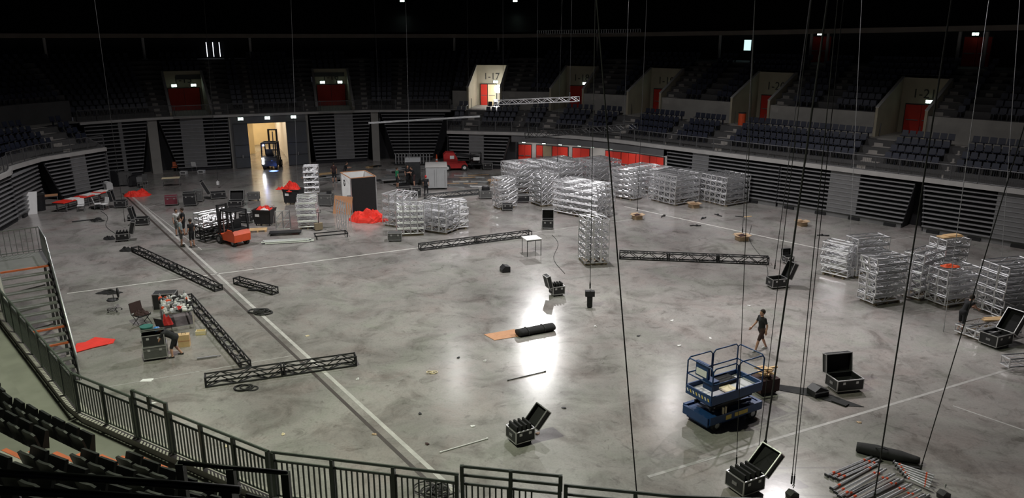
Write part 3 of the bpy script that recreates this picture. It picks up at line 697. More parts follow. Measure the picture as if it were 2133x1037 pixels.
# dark handrails close to the camera
def depth_pt(px, py, dp): return Vector((0, 0, CH))+ray(px, py)*dp
def handrail(pts, dp, rad, posts, label, drop):
    P = [depth_pt(x, y, d_) for (x, y), d_ in zip(pts, dp)]; r = thing('handrail', label, 'railing', (P[0].x, P[0].y, P[0].z-drop))
    o0 = Vector((P[0].x, P[0].y, P[0].z-drop))
    MB().path([p-o0 for p in P], rad, 10).build('top_rail', 'railblk', r, True)
    for u in posts:
        k = min(int(u), len(P)-2); q = P[k].lerp(P[k+1], u-k)-o0; MB().bar(q, q-Vector((0, 0, drop+.3)), .085).build('post', 'railblk', r)
handrail([(372, 963), (480, 974), (598, 985)], (8.6, 8.6, 8.6), .028, (.03, 1, 1.97), 'short dark handrail above the near seats', 1.1)
handrail([(-60, 981), (250, 1000), (500, 1020)], (6.2, 6.2, 6.2), .035, (.1, 1.9), 'dark handrail crossing the lower left corner', 1.1)
handrail([(-60, 1018), (200, 1030), (480, 1052)], (5.0, 5.0, 5.0), .03, (1.2,), 'second dark rail at the very bottom left corner', .9)
# ================================================================== STEEL STAIR AT LEFT
T0 = G(103, 548, ZS); B0 = G(168, 792, 0)
dv = (B0-T0); dv.z = 0; run = dv.length; dv.normalize(); lat = Vector((dv.y, -dv.x, 0))
if lat.x > 0: lat = -lat
st = thing('steel_stair', 'wide grey steel stair with orange step edges going down to the floor', 'stair', (T0.x, T0.y, 0), math.atan2(dv.y, dv.x))
W = 4.6; n = 15; sgn = 1 if (Matrix.Rotation(math.atan2(dv.y, dv.x), 3, 'Z') @ Vector((0, 1, 0))).dot(lat) > 0 else -1
def Y(a, b): return (min(sgn*a, sgn*b), max(sgn*a, sgn*b))
for k in range(n+1):
    x = run*k/n; z = ZS*(1-k/n)
    if k == n: break
    y0, y1 = Y(.05, W)
    stp = MB().bx(x, x+.30, y0, y1, z-.05, z).build('tread', 'aislepanel', st)
    if k in (0, 8, 10): MB().bx(x+.23, x+.315, y0, y1, z-.06, z+.006).build('nosing', 'orangestep', stp)
for yy in (.0, W): MB().hexa([(0, sgn*yy-.04, ZS-.35), (0, sgn*yy+.04, ZS-.35), (0, sgn*yy+.04, ZS+.05), (0, sgn*yy-.04, ZS+.05), (run, sgn*yy-.04, -.0), (run, sgn*yy+.04, -.0), (run, sgn*yy+.04, .2), (run, sgn*yy-.04, .2)]).build('stringer', 'rail', st)
y0, y1 = Y(-.04, W); MB().bx(-2.4, .0, y0, y1, ZS-.12, ZS-.02).build('landing', 'aislepanel', st)
for yy in (0.02, W*.5, W-.1):
    for x in (-2.2, -.2, run*.35, run*.7): MB().bx(x-.05, x+.05, sgn*yy-.05, sgn*yy+.05, 0, max(.1, ZS*(1-max(0, x)/run)-.35)).build('leg', 'darksteel', st)
for k in range(5):
    x = run*(.1+.17*k); z = ZS*(1-x/run)-.3
    MB().bar((x, sgn*.3, max(.1, z-.1)), (x+.2, sgn*(W-.3), max(.1, z-.5)), .05).build('brace', 'steel', st)
yy = 0
MB().path([(-2.4, 0, ZS+1.05), (0, 0, ZS+1.05), (run, 0, 1.05), (run, 0, .1)], .03, 8).build('handrail', 'aludull', st, True)
MB().hexa([(0, -.02, ZS-.1), (0, .02, ZS-.1), (0, .02, ZS+.55), (0, -.02, ZS+.55), (run, -.02, .05), (run, .02, .05), (run, .02, .6), (run, -.02, .6)]).build('side_screen', 'rail', st)
for k in range(8):
    x = run*k/7; z = ZS*(1-k/7); MB().tube((x, 0, z), (x, 0, z+1.05), .022, 6).build('rail_post', 'aludull', st)
me = MB().tube((0, 0, 0), (0, 0, 1.05), .016, 5).mesh('landing_bar', 'steel')
for k in range(22): put('landing_bar', me, st, (-2.35, sgn*(.1+k*.2), ZS))
y0, y1 = Y(0, W); MB().bx(-2.38, -2.32, y0, y1, ZS+1.03, ZS+1.08).build('landing_rail', 'steel', st); MB().bx(-2.38, -2.32, y0, y1, ZS+.05, ZS+.09).build('landing_rail', 'steel', st)
for k in range(12): put('landing_bar', me, st, (-2.3+k*.2, 0, ZS))
# ================================================================== TRUSSES
def truss_shape(mb, L, w, h, ns, rc, rb, n=6):
    for y in (-w/2, w/2):
        for z in (rc, h-rc): mb.tube((-L/2, y, z), (L/2, y, z), rc, n, cap=True)
    for k in range(ns):
        x0 = -L/2+L*k/ns; x1 = -L/2+L*(k+1)/ns; a, b = (x0, x1) if k % 2 else (x1, x0)
        for y in (-w/2, w/2): mb.tube((a, y, rc), (b, y, h-rc), rb, 5, cap=False)
        for z in (rc, h-rc): mb.tube((a, -w/2, z), (b, w/2, z), rb, 5, cap=False)
    for x in (-L/2+rb, L/2-rb):
        for y in (-w/2, w/2): mb.tube((x, y, 0), (x, y, h), rc*.9, 6)
        for z in (rc, h-rc): mb.tube((x, -w/2, z), (x, w/2, z), rc*.9, 6)
        mb.tube((x, -w/2, rc), (x, w/2, h-rc), rb, 5, cap=False)
TM = {}
def tmesh(L, w, h, m='alu'):
    key = (L, w, h, m)
    if key not in TM:
        mb = MB(); truss_shape(mb, L, w, h, max(2, int(round(L/.75))), .034, .019); TM[key] = mb.mesh('truss_section', m)
    return TM[key]
def pallet(p, rz, sx, sy, label, group=None, h=.13, name='pallet', m='wood'):
    r = thing(name, label, 'pallet', p, rz, group)
    n = max(4, int(sy/.17)); me = MB().box((0, 0, h-.012), (sx, sy/n*.72, .024)).mesh('deck_board', m)
    for k in range(n): put('deck_board', me, r, (0, -sy/2+sy*(k+.5)/n, 0))
    me = MB().box((0, 0, h/2-.012), (.1, sy, h-.026)).mesh('bearer', m)
    for x in (-sx/2+.06, 0, sx/2-.06): put('bearer', me, r, (x, 0, 0))
    return r
TS = []
def stack(px, py, nx, nz, L, w, h, rz, where, jit=.05, m='alu', skip=(), base=True, tilt=0, lift=0):
    c = G(px, py); lab = 'silver aluminium truss section in %s' % where; ux = Vector((math.cos(rz), math.sin(rz), 0)); uy = Vector((-math.sin(rz), math.cos(rz), 0))
    if base: pallet(c, rz, L*.8, nx*w*.98, 'low wooden pallet under %s' % where, m='tan')
    for k in range(nz):
        off = random.uniform(-jit, jit)
        for i in range(nx):
            p = c+uy*((i-(nx-1)/2)*w*1.04)+ux*(off+random.uniform(-jit, jit)*.5)+Vector((0, 0, .14+lift+k*(h+.006)))
            ly = 'bottom' if k == 0 else 'top' if k == nz-1 else ORD[k]
            TS.append((proj(p)[2], L, w*.94, h, m, p, rz+random.uniform(-.01, .01), 'silver truss, %s layer of %s' % (ly, where), '%s layer trusses in %s' % (ly, where)))
D27 = R(27)
# lone tower in the middle
stack(1235, 545, 3, 6, 1.6, .44, .41, R(100), 'the tall lone tower in the middle of the floor', .015)
# big pile, from the front to the back
stack(1214, 446, 4, 5, 4.0, .5, .44, R(-42), 'the front pile beside the thick black cable', .06)
stack(1050, 432, 2, 5, 1.6, .5, .43, R(30), 'the narrow glinting tower at the left of the big pile', .08)
stack(1133, 425, 3, 5, 1.8, .5, .45, R(-60), 'the square tower between the narrow tower and the front pile', .04)
stack(1085, 398, 4, 5, 2.6, .52, .46, R(30), 'the left rear block of the big pile', .06)
stack(1165, 394, 5, 5, 2.8, .52, .46, R(30), 'the middle rear block of the big pile', .06)
stack(1245, 391, 5, 5, 2.8, .52, .46, R(30), 'the bright rear block under the exit signs', .06)
stack(1150, 377, 4, 4, 3.6, .55, .46, R(30), 'the rearmost row of the big pile', .06)
stack(1305, 411, 3, 5, 2.4, .5, .43, R(-45), 'the glinting stack right of the thick black cable', .06)
stack(1350, 395, 4, 4, 3.2, .55, .46, R(-45), 'the dim rear block before the long red doors', .06)
stack(1402, 419, 5, 5, 2.6, .55, .42, R(35), 'the dim block right of the glinting stack', .05)
stack(1508, 421, 5, 5, 2.6, .5, .41, R(33), 'the dim end block at the right of the big pile', .05)
stack(1455, 403, 4, 4, 2.4, .5, .46, R(33), 'the low link between the two dim blocks', .05)
# left piles
stack(835, 468, 3, 4, 1.7, .55, .52, R(60), 'the pile behind the crate of square ends', .06)
stack(855, 487, 4, 5, 1.2, .42, .37, R(100), 'the crate-like stack of square ends', .02)
stack(915, 480, 4, 4, 1.6, .52, .46, R(60), 'the tangled pile in front of the grey container', .08)
stack(948, 475, 2, 4, 1.6, .52, .44, R(20), 'the right end of the tangled pile', .08)
stack(643, 473, 2, 5, 1.3, .6, .4, R(10), 'the tower on the pallet truck', .06)
stack(651, 402, 2, 5, 1.2, .55, .42, R(10), 'the tower beside the two workers', .05)
# right piles
stack(1744, 573, 2, 4, 1.5, .5, .42, R(-50), 'the leftmost pile of the right group', .07)
stack(1800, 572, 2, 5, 2.0, .5, .4, R(15), 'the leaning pile with bright top bars', .1)
stack(1832, 627, 2, 6, 1.9, .5, .36, R(20), 'the pile with a white diagonal bar and red strap', .08)
stack(1913, 615, 2, 5, 2.0, .5, .43, R(35), 'the dark pile in the middle of the right group', .05)
stack(1965, 580, 2, 5, 1.5, .55, .42, R(15), 'the rear pile with a wooden board on top', .06)
stack(1980, 630, 2, 4, 2.1, .55, .42, R(20), 'the pile with an orange strap on top', .06)
stack(2095, 650, 3, 6, 2.2, .5, .38, R(15), 'the tall pile at the right edge of the picture', .07)
stack(2055, 698, 3, 1, 2.4, .45, .36, R(25), 'the low layer beside the bending worker', .06)
stack(2128, 766, 1, 1, 1.6, .45, .4, R(10), 'the lone piece cut by the right edge', 0, base=False)
TS.sort(key=lambda t: t[0])
for t in TS[:285]: tag(put('truss_section', tmesh(*t[1:5]), None, t[5], t[6]), t[7], 'truss', t[8])
mb = MB()
for t in TS[285:]:
    q = MB(); truss_shape(q, t[1], t[2], t[3], max(2, int(round(t[1]/.75))), .034, .019); T = Matrix.Translation(t[5]) @ Matrix.Rotation(t[6], 4, 'Z')
    q.v = [tuple(T @ Vector(v)) for v in q.v]; mb.add(q.v, q.f)
if TS[285:]: tag(mb.build('truss_sections', 'alu'), 'rear truss sections of the big silver pile', 'truss', kind='stuff')
# extras on the right piles
def bar_thing(a, b, w, m, name, label, cat='bar'):
    a = Vector(a); b = Vector(b); mb = MB(); mb.tube((0, 0, 0), b-a, w/2, 8); mb.tube((b-a)*.49, (b-a)*.51, w*.62, 8); return tag(mb.build(name, m, loc=a), label, cat)
c = G(1815, 632); bar_thing(c+Vector((.0, -.35, .16)), c+Vector((-.55, .5, 2.3)), .06, 'white', 'diagonal_bar', 'white bar leaning diagonally across a truss pile')
def heap(p, sx, sy, h, m, name, label, cat, seed=0, rz=0, flat=.5, nr=9, na=28, edge=.25):
    """crumpled cloth: polar grid with folds"""
    mb = MB(); vs = []; off = Vector((seed*7.3, seed*3.1, 0))
    for i in range(nr+1):
        u = i/nr
        for k in range(na):
            a = 2*PI*k/na; rr = u*(1+edge*noise.noise(Vector((math.cos(a)*1.7, math.sin(a)*1.7, seed))*1.3))
            x, y = math.cos(a)*rr, math.sin(a)*rr
            nz = noise.noise(Vector((x*2.1, y*2.1, 0))+off); ridge = abs(noise.noise(Vector((x*3.3, y*3.3, 5))+off))
            z = h*max(0, (1-u**2))*(.45+.55*nz+flat*(1-2*ridge)*.6)+.012+.25*h*max(0, nz)*(u < .95)
            vs.append((x*sx/2, y*sy/2, max(.008, z)))
    fs = []
    for i in range(nr):
        for k in range(na): fs.append((i*na+k, i*na+(k+1) % na, (i+1)*na+(k+1) % na, (i+1)*na+k))
    n0 = len(vs); vs += [(x, y, 0) for x, y, z in vs[nr*na:(nr+1)*na]]
    for k in range(na): fs.append((nr*na+k, nr*na+(k+1) % na, n0+(k+1) % na, n0+k))
    fs.append(tuple(n0+na-1-k for k in range(na)))
    mb.add(vs, fs)
    return tag(mb.build(name, m, None, False, p, rz), label, cat)
c = G(1980, 630); heap(c+Vector((-.35, -.1, 1.85)), .9, .55, .12, 'orange', 'strap', 'bright orange strap lying on a right truss pile', 'strap', 4)
MB2 = MB(); MB2.box((0, 0, .03), (1.3, .5, .05)); MB2.box((.2, .05, .075), (.9, .4, .04)); tag(MB2.build('board', 'wood', loc=G(1965, 580)+Vector((0, 0, 2.28)), rz=.3), 'pale wooden board on top of the rear right pile', 'board')
MB2 = MB(); MB2.box((0, 0, .03), (1.2, .2, .05)); MB2.box((.1, .2, .03), (1.0, .16, .05)); tag(MB2.build('board', 'wood', loc=G(2070, 690)+Vector((0, 0, .52)), rz=.1), 'pale plank on the low layer beside the bending worker', 'board')
# leaning truss grid and its dolly
def frame_panel(p, rz, sx, sz, nx, nz, tilt, label, m='alu'):
    r = thing('lattice_panel', label, 'frame', p, rz); sh = lambda x, z: (x+tilt*z, 0, z)
    for k in range(nz+1): MB().tube(sh(-sx/2, sz*k/nz+.05), sh(sx/2, sz*k/nz+.05), .025, 6).build('crossbar', m, r)
    for k in range(nx+1):
        for y in (0, .35):
            MB().tube(Vector(sh(-sx/2+sx*k/nx, .05))+Vector((0, y, 0)), Vector(sh(-sx/2+sx*k/nx, sz))+Vector((0, y, 0)), .025, 6).build('upright', m, r)
    for k in range(nz):
        for j in range(nx):
            MB().tube(Vector(sh(-sx/2+sx*j/nx, sz*k/nz+.05)), Vector(sh(-sx/2+sx*(j+.9)/nx, sz*(k+.9)/nz)), .03, 5).build('diagonal', m, r)
    return r
frame_panel(G(712, 480), R(-55), 1.5, 1.9, 4, 3, .0, 'leaning silver lattice frame in front of the plywood sheet')
frame_panel(G(590, 478), R(10), .9, 1.2, 2, 2, 0, 'small silver lattice frame by the black tub', 'aludull')
frame_panel(G(563, 468), R(0), .5, 1.3, 1, 3, 0, 'narrow silver ladder frame leaning on the black tub')
# ---- black trusses with their members as parts
def black_truss(p1, p2, w, h, label, m='trussblk', z=0.0, joints=0, ends=None, bump=0):
    a = ends[0] if ends else G(*p1, z); b = ends[1] if ends else G(*p2, z); d = b-a; L = d.length; r = thing('box_truss', label, 'truss', (a+b)/2, 0)
    r.rotation_euler = (0, -math.asin(d.z/L), math.atan2(d.y, d.x)); rc, rb = .032, .02
    me = MB().tube((-L/2, 0, 0), (L/2, 0, 0), rc, 6).mesh('chord', m)
    for y in (-w/2, w/2):
        for zz in (rc, h-rc): put('chord', me, r, (0, y, zz))
    ns = max(4, int(round(L/.55))); sx = L/ns
    ml = [[MB().tube((-sx/2*s, 0, rc), (sx/2*s, 0, h-rc), rb, 4, cap=False).mesh('lacing', m) for s in (1, -1)],
          [MB().tube((-sx/2*s, -w/2, 0), (sx/2*s, w/2, 0), rb, 4, cap=False).mesh('lacing', m) for s in (1, -1)]]
    for k in range(ns):
        x = -L/2+sx*(k+.5)
        for y in (-w/2, w/2): put('lacing', ml[0][k % 2], r, (x, y, 0))
        for zz in (rc, h-rc): put('lacing', ml[1][k % 2], r, (x, 0, zz))
    ef = MB()
    for y in (-w/2, w/2): ef.tube((0, y, 0), (0, y, h), rc, 6)
    for zz in (rc, h-rc): ef.tube((0, -w/2, zz), (0, w/2, zz), rc, 6)
    ef = ef.mesh('end_frame', m)
    xs = [-L/2+.02, L/2-.02]
    for j in range(joints): x = -L/2+L*(j+1)/(joints+1); xs += [x-.05, x+.05]
    for x in xs: put('end_frame', ef, r, (x, 0, 0))
    return r
black_truss((428, 803), (742, 758), .4, .42, 'black box truss lying across the long duct line at lower left', joints=1)
black_truss((392, 624), (513, 766), .36, .3, 'black box truss running from the tool table to the crossing truss')
black_truss((282, 523), (456, 606), .4, .3, 'black box truss lying left of the long duct line', joints=1)
black_truss((493, 590), (574, 613), .36, .36, 'short black box truss right of the long duct line')
black_truss((874, 521), (1105, 492), .4, .4, 'black box truss in front of the left silver piles', joints=1)
black_truss((1290, 538), (1600, 550), .4, .45, 'long black box truss right of the lone tower', joints=2)
black_truss((885, 415), (1000, 404), .4, .4, 'dim grey box truss behind the left silver piles', m='darksteel')
# trusses flown in mid air
def flown(pa, pb, Y0, Y1, w, h, label, m):
    a = PY(*pa, Y0); b = PY(*pb, Y1); black_truss(None, None, w, h, label, m, ends=(a, b))
    for q in (a.lerp(b, .1), a.lerp(b, .9)):
        tag(MB().tube((0, 0, 0), (0, 0, 26-q.z), .012, 5).tube((0, 0, 0), (0, 0, .3), .05, 6).build('hoist_cable', 'darksteel', None, False, q+Vector((0, 0, h))), 'thin hoist cable holding the %s' % label, 'cable', 'hoist cables of flown trusses')
flown((1032, 219), (1205, 212), 62, 58, .4, .4, 'lit silver truss flown in front of entrances 1-17 and 1-18', 'alu')
flown((1098, 288), (1325, 270), 60, 52, .4, .45, 'black truss flown over the red exit doors', 'trussblk')
flown((768, 258), (1000, 244), 66, 66, .12, .14, 'thin pale bar flown before the far corner seating', 'aludull')
# ================================================================== FLIGHT CASES
def edges(mb, x0, x1, y0, y1, z0, z1, w=.03):
    e = .004
    for x in (x0, x1):
        for y in (y0, y1): mb.box((x, y, (z0+z1)/2), (w, w, z1-z0+e))
    for z in (z0, z1):
        for x in (x0, x1): mb.box((x, (y0+y1)/2, z), (w, y1-y0, w))
        for y in (y0, y1): mb.box(((x0+x1)/2, y, z), (x1-x0, w, w))
me_castor = MB().tube((-.02, 0, .05), (.02, 0, .05), .05, 10).bx(-.035, .035, -.03, .03, .05, .105).mesh('castor', 'rubber')
def case(px, py, sx, sy, sz, rz, label, lid=None, lidh=.28, ang=100, m='case', castors=True, top=None, z=0, dividers=False, loc=None, name='flight_case'):
    """lid: None closed, or side 'b','l','r','f' with the lid hinged there"""
    p = loc if loc is not None else G(px, py); r = thing(name, label, 'case', p+Vector((0, 0, z)), rz); b = .11 if castors else .0
    hx, hy = sx/2, sy/2
    if castors:
        for x in (-hx+.1, hx-.1):
            for y in (-hy+.1, hy-.1): put('castor', me_castor, r, (x, y, 0))
    body = MB()
    if lid is None: body.bx(-hx, hx, -hy, hy, b, b+sz)
    else:
        t = .03; body.bx(-hx, hx, -hy, hy, b, b+.05)
        for q in ((-hx, hx, -hy, -hy+t), (-hx, hx, hy-t, hy), (-hx, -hx+t, -hy+t, hy-t), (hx-t, hx, -hy+t, hy-t)): body.bx(*q, b+.05, b+sz)
    bo = body.build('case_body', m, r)
    tr = MB(); edges(tr, -hx, hx, -hy, hy, b, b+sz); tr.build('edge_trim', 'caseedge', bo)
    for x in (-1, 1): MB().bx(x*(hx+.005)-.012, x*(hx+.005)+.012, -.09, .09, b+sz*.5-.05, b+sz*.5+.05).build('handle', 'steel', bo)
    for x in (-.5, .5): MB().bx(x*hx-.05, x*hx+.05, -hy-.015, -hy+.005, b+sz*.62, b+sz*.62+.09).build('latch', 'caseedge', bo)
    if lid is None:
        MB().bx(-hx-.008, hx+.008, -hy-.008, hy+.008, b+sz*.72, b+sz*.735).build('lid_seam', 'caseedge', bo)
    else:
        MB().bx(-hx+.04, hx-.04, -hy+.04, hy-.04, b+.05, b+sz*.55).build('foam_insert', 'foam', r)
        if dividers:
            for k in range(4): MB().bx(-hx+.06+k*(sx-.14)/3.4, -hx+.08+k*(sx-.14)/3.4+.04, -hy+.06, hy-.06, b+sz*.5, b+sz+.16).build('divider', 'blackcloth', r)
        # lid: shallow tray, hinged on one side, built lying closed then rotated about the hinge
        t = .025; lm = MB(); lm.bx(-hx, hx, -hy, hy, lidh-.03, lidh)
        for q in ((-hx, hx, -hy, -hy+t), (-hx, hx, hy-t, hy), (-hx, -hx+t, -hy, hy), (hx-t, hx, -hy, hy)): lm.bx(*q, 0, lidh)
        em = MB(); edges(em, -hx, hx, -hy, hy, 0, lidh); fm = MB(); fm.bx(-hx+.05, hx-.05, -hy+.05, hy-.05, lidh-.08, lidh-.03)
        A = R(ang)
        hm = {'b': (Vector((0, hy, 0)), Matrix.Rotation(-A, 4, 'X')), 'f': (Vector((0, -hy, 0)), Matrix.Rotation(A, 4, 'X')),
              'r': (Vector((hx, 0, 0)), Matrix.Rotation(A, 4, 'Y')), 'l': (Vector((-hx, 0, 0)), Matrix.Rotation(-A, 4, 'Y'))}[lid]
        T = Matrix.Translation(hm[0]+Vector((0, 0, b+sz))) @ hm[1] @ Matrix.Translation(-hm[0])
        for q in (lm, em, fm): q.v = [tuple(T @ Vector(v)) for v in q.v]
        lo = lm.build('lid', m, r); em.build('lid_trim', 'caseedge', lo); fm.build('lid_foam', 'foam', lo)
    if top:
        top(r, b+sz)
    return r
case(1084, 917, .68, .62, .38, R(30), 'open flight case with black dividers near the bottom middle', 'r', .2, 132, dividers=True)
case(1550, 1019, .78, .7, .42, R(28), 'open flight case at the bottom edge below the scissor lift', 'r', .2, 136, dividers=True)
case(1757, 810, 1.05, .7, .4, R(12), 'open empty flight case with its lid standing upright right of the black strip', 'b', .22, 100)
case(1160, 614, .62, .5, .38, R(20), 'small open case below the lone tower, lid tipped back left', 'l', .2, 105, dividers=True)
case(1141, 476, .75, .6, .5, R(-3), 'open dark case with upright lid behind the white table', 'b', .25, 92)
case(1617, 598, .85, .6, .4, R(15), 'open dark case at the right end of the long black truss', 'r', .25, 112)
case(1641, 548, .5, .4, .3, R(10), 'small dark box just behind the long black truss end', 'b', .15, 100)
case(257, 501, .75, .6, .38, R(20), 'open case beside the thin cable left of the black truss', 'r', .25, 105, dividers=True)
case(298, 468, .8, .6, .4, R(15), 'open case with lid tipped back, second along the duct line', 'l', .25, 100)
case(253, 432, .8, .6, .42, R(12), 'open case with lid tipped back near the red and white table', 'l', .25, 100)
case(274, 459, .4, .35, .28, R(10), 'tiny closed black box between two open cases', None)
case(455, 413, 1.1, .8, .4, R(25), 'large open case with lid laid back behind the forklift', 'l', .25, 115)
case(492, 430, 1.0, .7, .35, R(5), 'open case with upright lid right behind the forklift mast', 'b', .22, 110)
case(529, 417, .85, .6, .5, R(10), 'closed grey case alone behind the red-filled tub', None, m='casegrey')
case(514, 463, .75, .6, .6, R(-10), 'closed black case with a white sticker beside the forklift', None, top=lambda r, z: MB().bx(.02, .3, -.1, .12, z, z+.012).build('sticker', 'white', r))
case(358, 427, .9, .65, .62, R(20), 'closed maroon case left of the truss load', None, m='maroon')
case(823, 501, .85, .6, .42, R(5), 'closed dark case in front of the crate-like truss stack', None, m='casegrey')
case(1012, 413, 1.0, .7, .55, R(10), 'case carrying a round drum left of the big pile', None, m='casegrey', top=lambda r, z: (MB().tube((.0, 0, z), (0, 0, z+.28), .32, 18).build('drum', 'black', r), MB().tube((0, 0, z+.28), (0, 0, z+.33), .2, 14).build('drum_cap', 'steel', r)))
case(1057, 438, .75, .55, .38, R(5), 'small closed case at the foot of the narrow glinting tower', None)
case(680, 428, 1.0, .7, .8, R(-5), 'closed dark case beside the plywood sheet', None, m='casegrey', top=lambda r, z: MB().bx(.1, .4, -.1, .15, z, z+.2).build('small_box', 'case', r))
case(1085, 421, 1.2, .7, .45, R(10), 'low dark case between two truss towers', None)
case(326, 745, .85, .6, .48, R(22), 'lower flight case stacked under the open tool case', None, m='casegrey')
cc = G(326, 745); case(0, 0, .8, .55, .45, R(22), 'upper tool case standing on another case beside the blue helmet', 'b', .06, 20, loc=cc+Vector((-.02, .02, .6)), castors=False)
case(2072, 718, 1.0, .75, .45, R(25), 'large open case with lid tipped back at lower right', 'r', .3, 125)
case(843, 402, 1.0, .7, .35, R(15), 'low black trolley case by the green-shirted worker', None)
case(868, 410, .7, .5, .7, R(10), 'upright black case in front of the grey container', None)
case(1016, 353, .9, .6, .5, R(5), 'dim box by the corner seating', None)
# ================================================================== MACHINES
def wheel(r, x, y, rad, w, name='wheel', m='rubber', hub='steel', parent=None):
    o = MB().tube((x, y-w/2, rad), (x, y+w/2, rad), rad, 16).build(name, m, r)
    MB().tube((x, y-w/2-.012, rad), (x, y+w/2+.012, rad), rad*.5, 10).build('hub', hub, o); return o
# ---- blue scissor lift
p = (G(1480, 902)+G(1578, 868))/2; ax = (G(1578, 868)-G(1480, 902)); rzl = math.atan2(ax.y, ax.x); perp = Vector((-math.sin(rzl), math.cos(rzl), 0))
sl = thing('scissor_lift', 'blue scissor lift with guard rails standing on the open floor', 'lift', p+perp*.58, rzl)
LL, WW = 2.3, 1.15
MB().bx(-LL/2, LL/2, -WW/2+.1, WW/2-.1, .14, .52).build('chassis', 'blue', sl)
for y in (-1, 1):
    MB().bx(-LL/2-.04, LL/2+.04, y*WW/2-.06, y*WW/2+.06, .3, .58).build('side_box', 'blue', sl)
    MB().bx(-.5, -.25, y*(WW/2+.066)-.004, y*(WW/2+.066)+.004, .34, .5).build('warning_sticker', 'yellow', sl)
    MB().bx(-.1, .5, y*(WW/2+.066)-.004, y*(WW/2+.066)+.004, .36, .5).build('warning_sticker', 'yellow', sl)
    for x in (-.82, .82): wheel(sl, x, y*(WW/2-.06), .2, .14)
MB().bx(-LL/2-.1, -LL/2, -WW/2, WW/2, .26, .55).build('bumper', 'blue', sl); MB().bx(LL/2, LL/2+.1, -WW/2, WW/2, .26, .55).build('bumper', 'blue', sl)
for k in range(4):
    for y in (-.34, .34):
        z = .6+.12*k; s = 1 if k % 2 else -1
        MB().bar((-.95*s, y, z), (.95*s, y, z+.1), .06, .1).build('scissor_arm', 'darksteel', sl)
for k in range(4): MB().tube((-.8, -.4, .62+.12*k), (-.8, .4, .62+.12*k), .035, 8).build('pivot_pin', 'steel', sl)
for x in (-.62, -.5): MB().tube((x, -WW/2-.03, .58), (x, -WW/2-.03, .82), .035, 8).build('pot', 'cream', sl)
PZ = 1.14
MB().bx(-LL/2, LL/2, -WW/2, WW/2, PZ-.02, PZ).build('deck', 'grey', sl)
for y in (-1, 1): MB().bx(-LL/2, LL/2, y*WW/2-.025, y*WW/2+.025, PZ-.16, PZ+.15).build('toe_board', 'blue', sl)
for x in (-1, 1): MB().bx(x*LL/2-.025, x*LL/2+.025, -WW/2, WW/2, PZ-.16, PZ+.15).build('toe_board', 'blue', sl)
for k in range(8):
    MB().hexa([(-LL/2-.03, -WW/2+.06+k*.135, PZ-.05), (-LL/2-.03, -WW/2+.12+k*.135, PZ-.05), (-LL/2-.026, -WW/2+.12+k*.135, PZ-.05), (-LL/2-.026, -WW/2+.06+k*.135, PZ-.05),
               (-LL/2-.03, -WW/2+.1+k*.135, PZ+.05), (-LL/2-.03, -WW/2+.16+k*.135, PZ+.05), (-LL/2-.026, -WW/2+.16+k*.135, PZ+.05), (-LL/2-.026, -WW/2+.1+k*.135, PZ+.05)]).build('hazard_stripe', 'white' if k % 2 else 'yellow', sl)
RT = PZ+1.1
def hoop(pts, name='guard_rail'): return MB().path(pts, .024, 8).build(name, 'blue', sl, True)
for y in (-WW/2, WW/2):
    for x0, x1 in ((-LL/2, -.05), (.0, LL/2)):
        hoop([(x0, y, PZ), (x0, y, RT-.1), (x0+.1, y, RT), (x1-.1, y, RT), (x1, y, RT-.1), (x1, y, PZ)])
        hoop([(x0, y, PZ+.55), (x1, y, PZ+.55)], 'middle_rail')
for x in (-LL/2, LL/2):
    hoop([(x, -WW/2, PZ), (x, -WW/2, RT-.1), (x, -WW/2+.1, RT), (x, WW/2-.1, RT), (x, WW/2, RT-.1), (x, WW/2, PZ)])
    hoop([(x, -WW/2, PZ+.55), (x, WW/2, PZ+.55)], 'middle_rail')
bx = MB().bx(-LL/2+.04, -LL/2+.14, -.3, .25, PZ+.62, RT+.02).build('control_box', 'blue', sl)
MB().bx(-LL/2+.02, -LL/2+.038, -.26, .2, PZ+.68, PZ+.9).build('name_plate', 'white', bx)
MB().bx(-LL/2+.05, -LL/2+.35, -WW/2+.05, -.1, PZ+.3, PZ+.62).build('manual_box', 'blue', sl)
MB().bx(-.4, .7, .05, WW/2-.05, PZ, PZ+.1).build('folded_mat', 'blackcloth', sl); MB().bx(-.3, .25, -.35, .1, PZ, PZ+.02).build('paper_sheet', 'cream', sl)
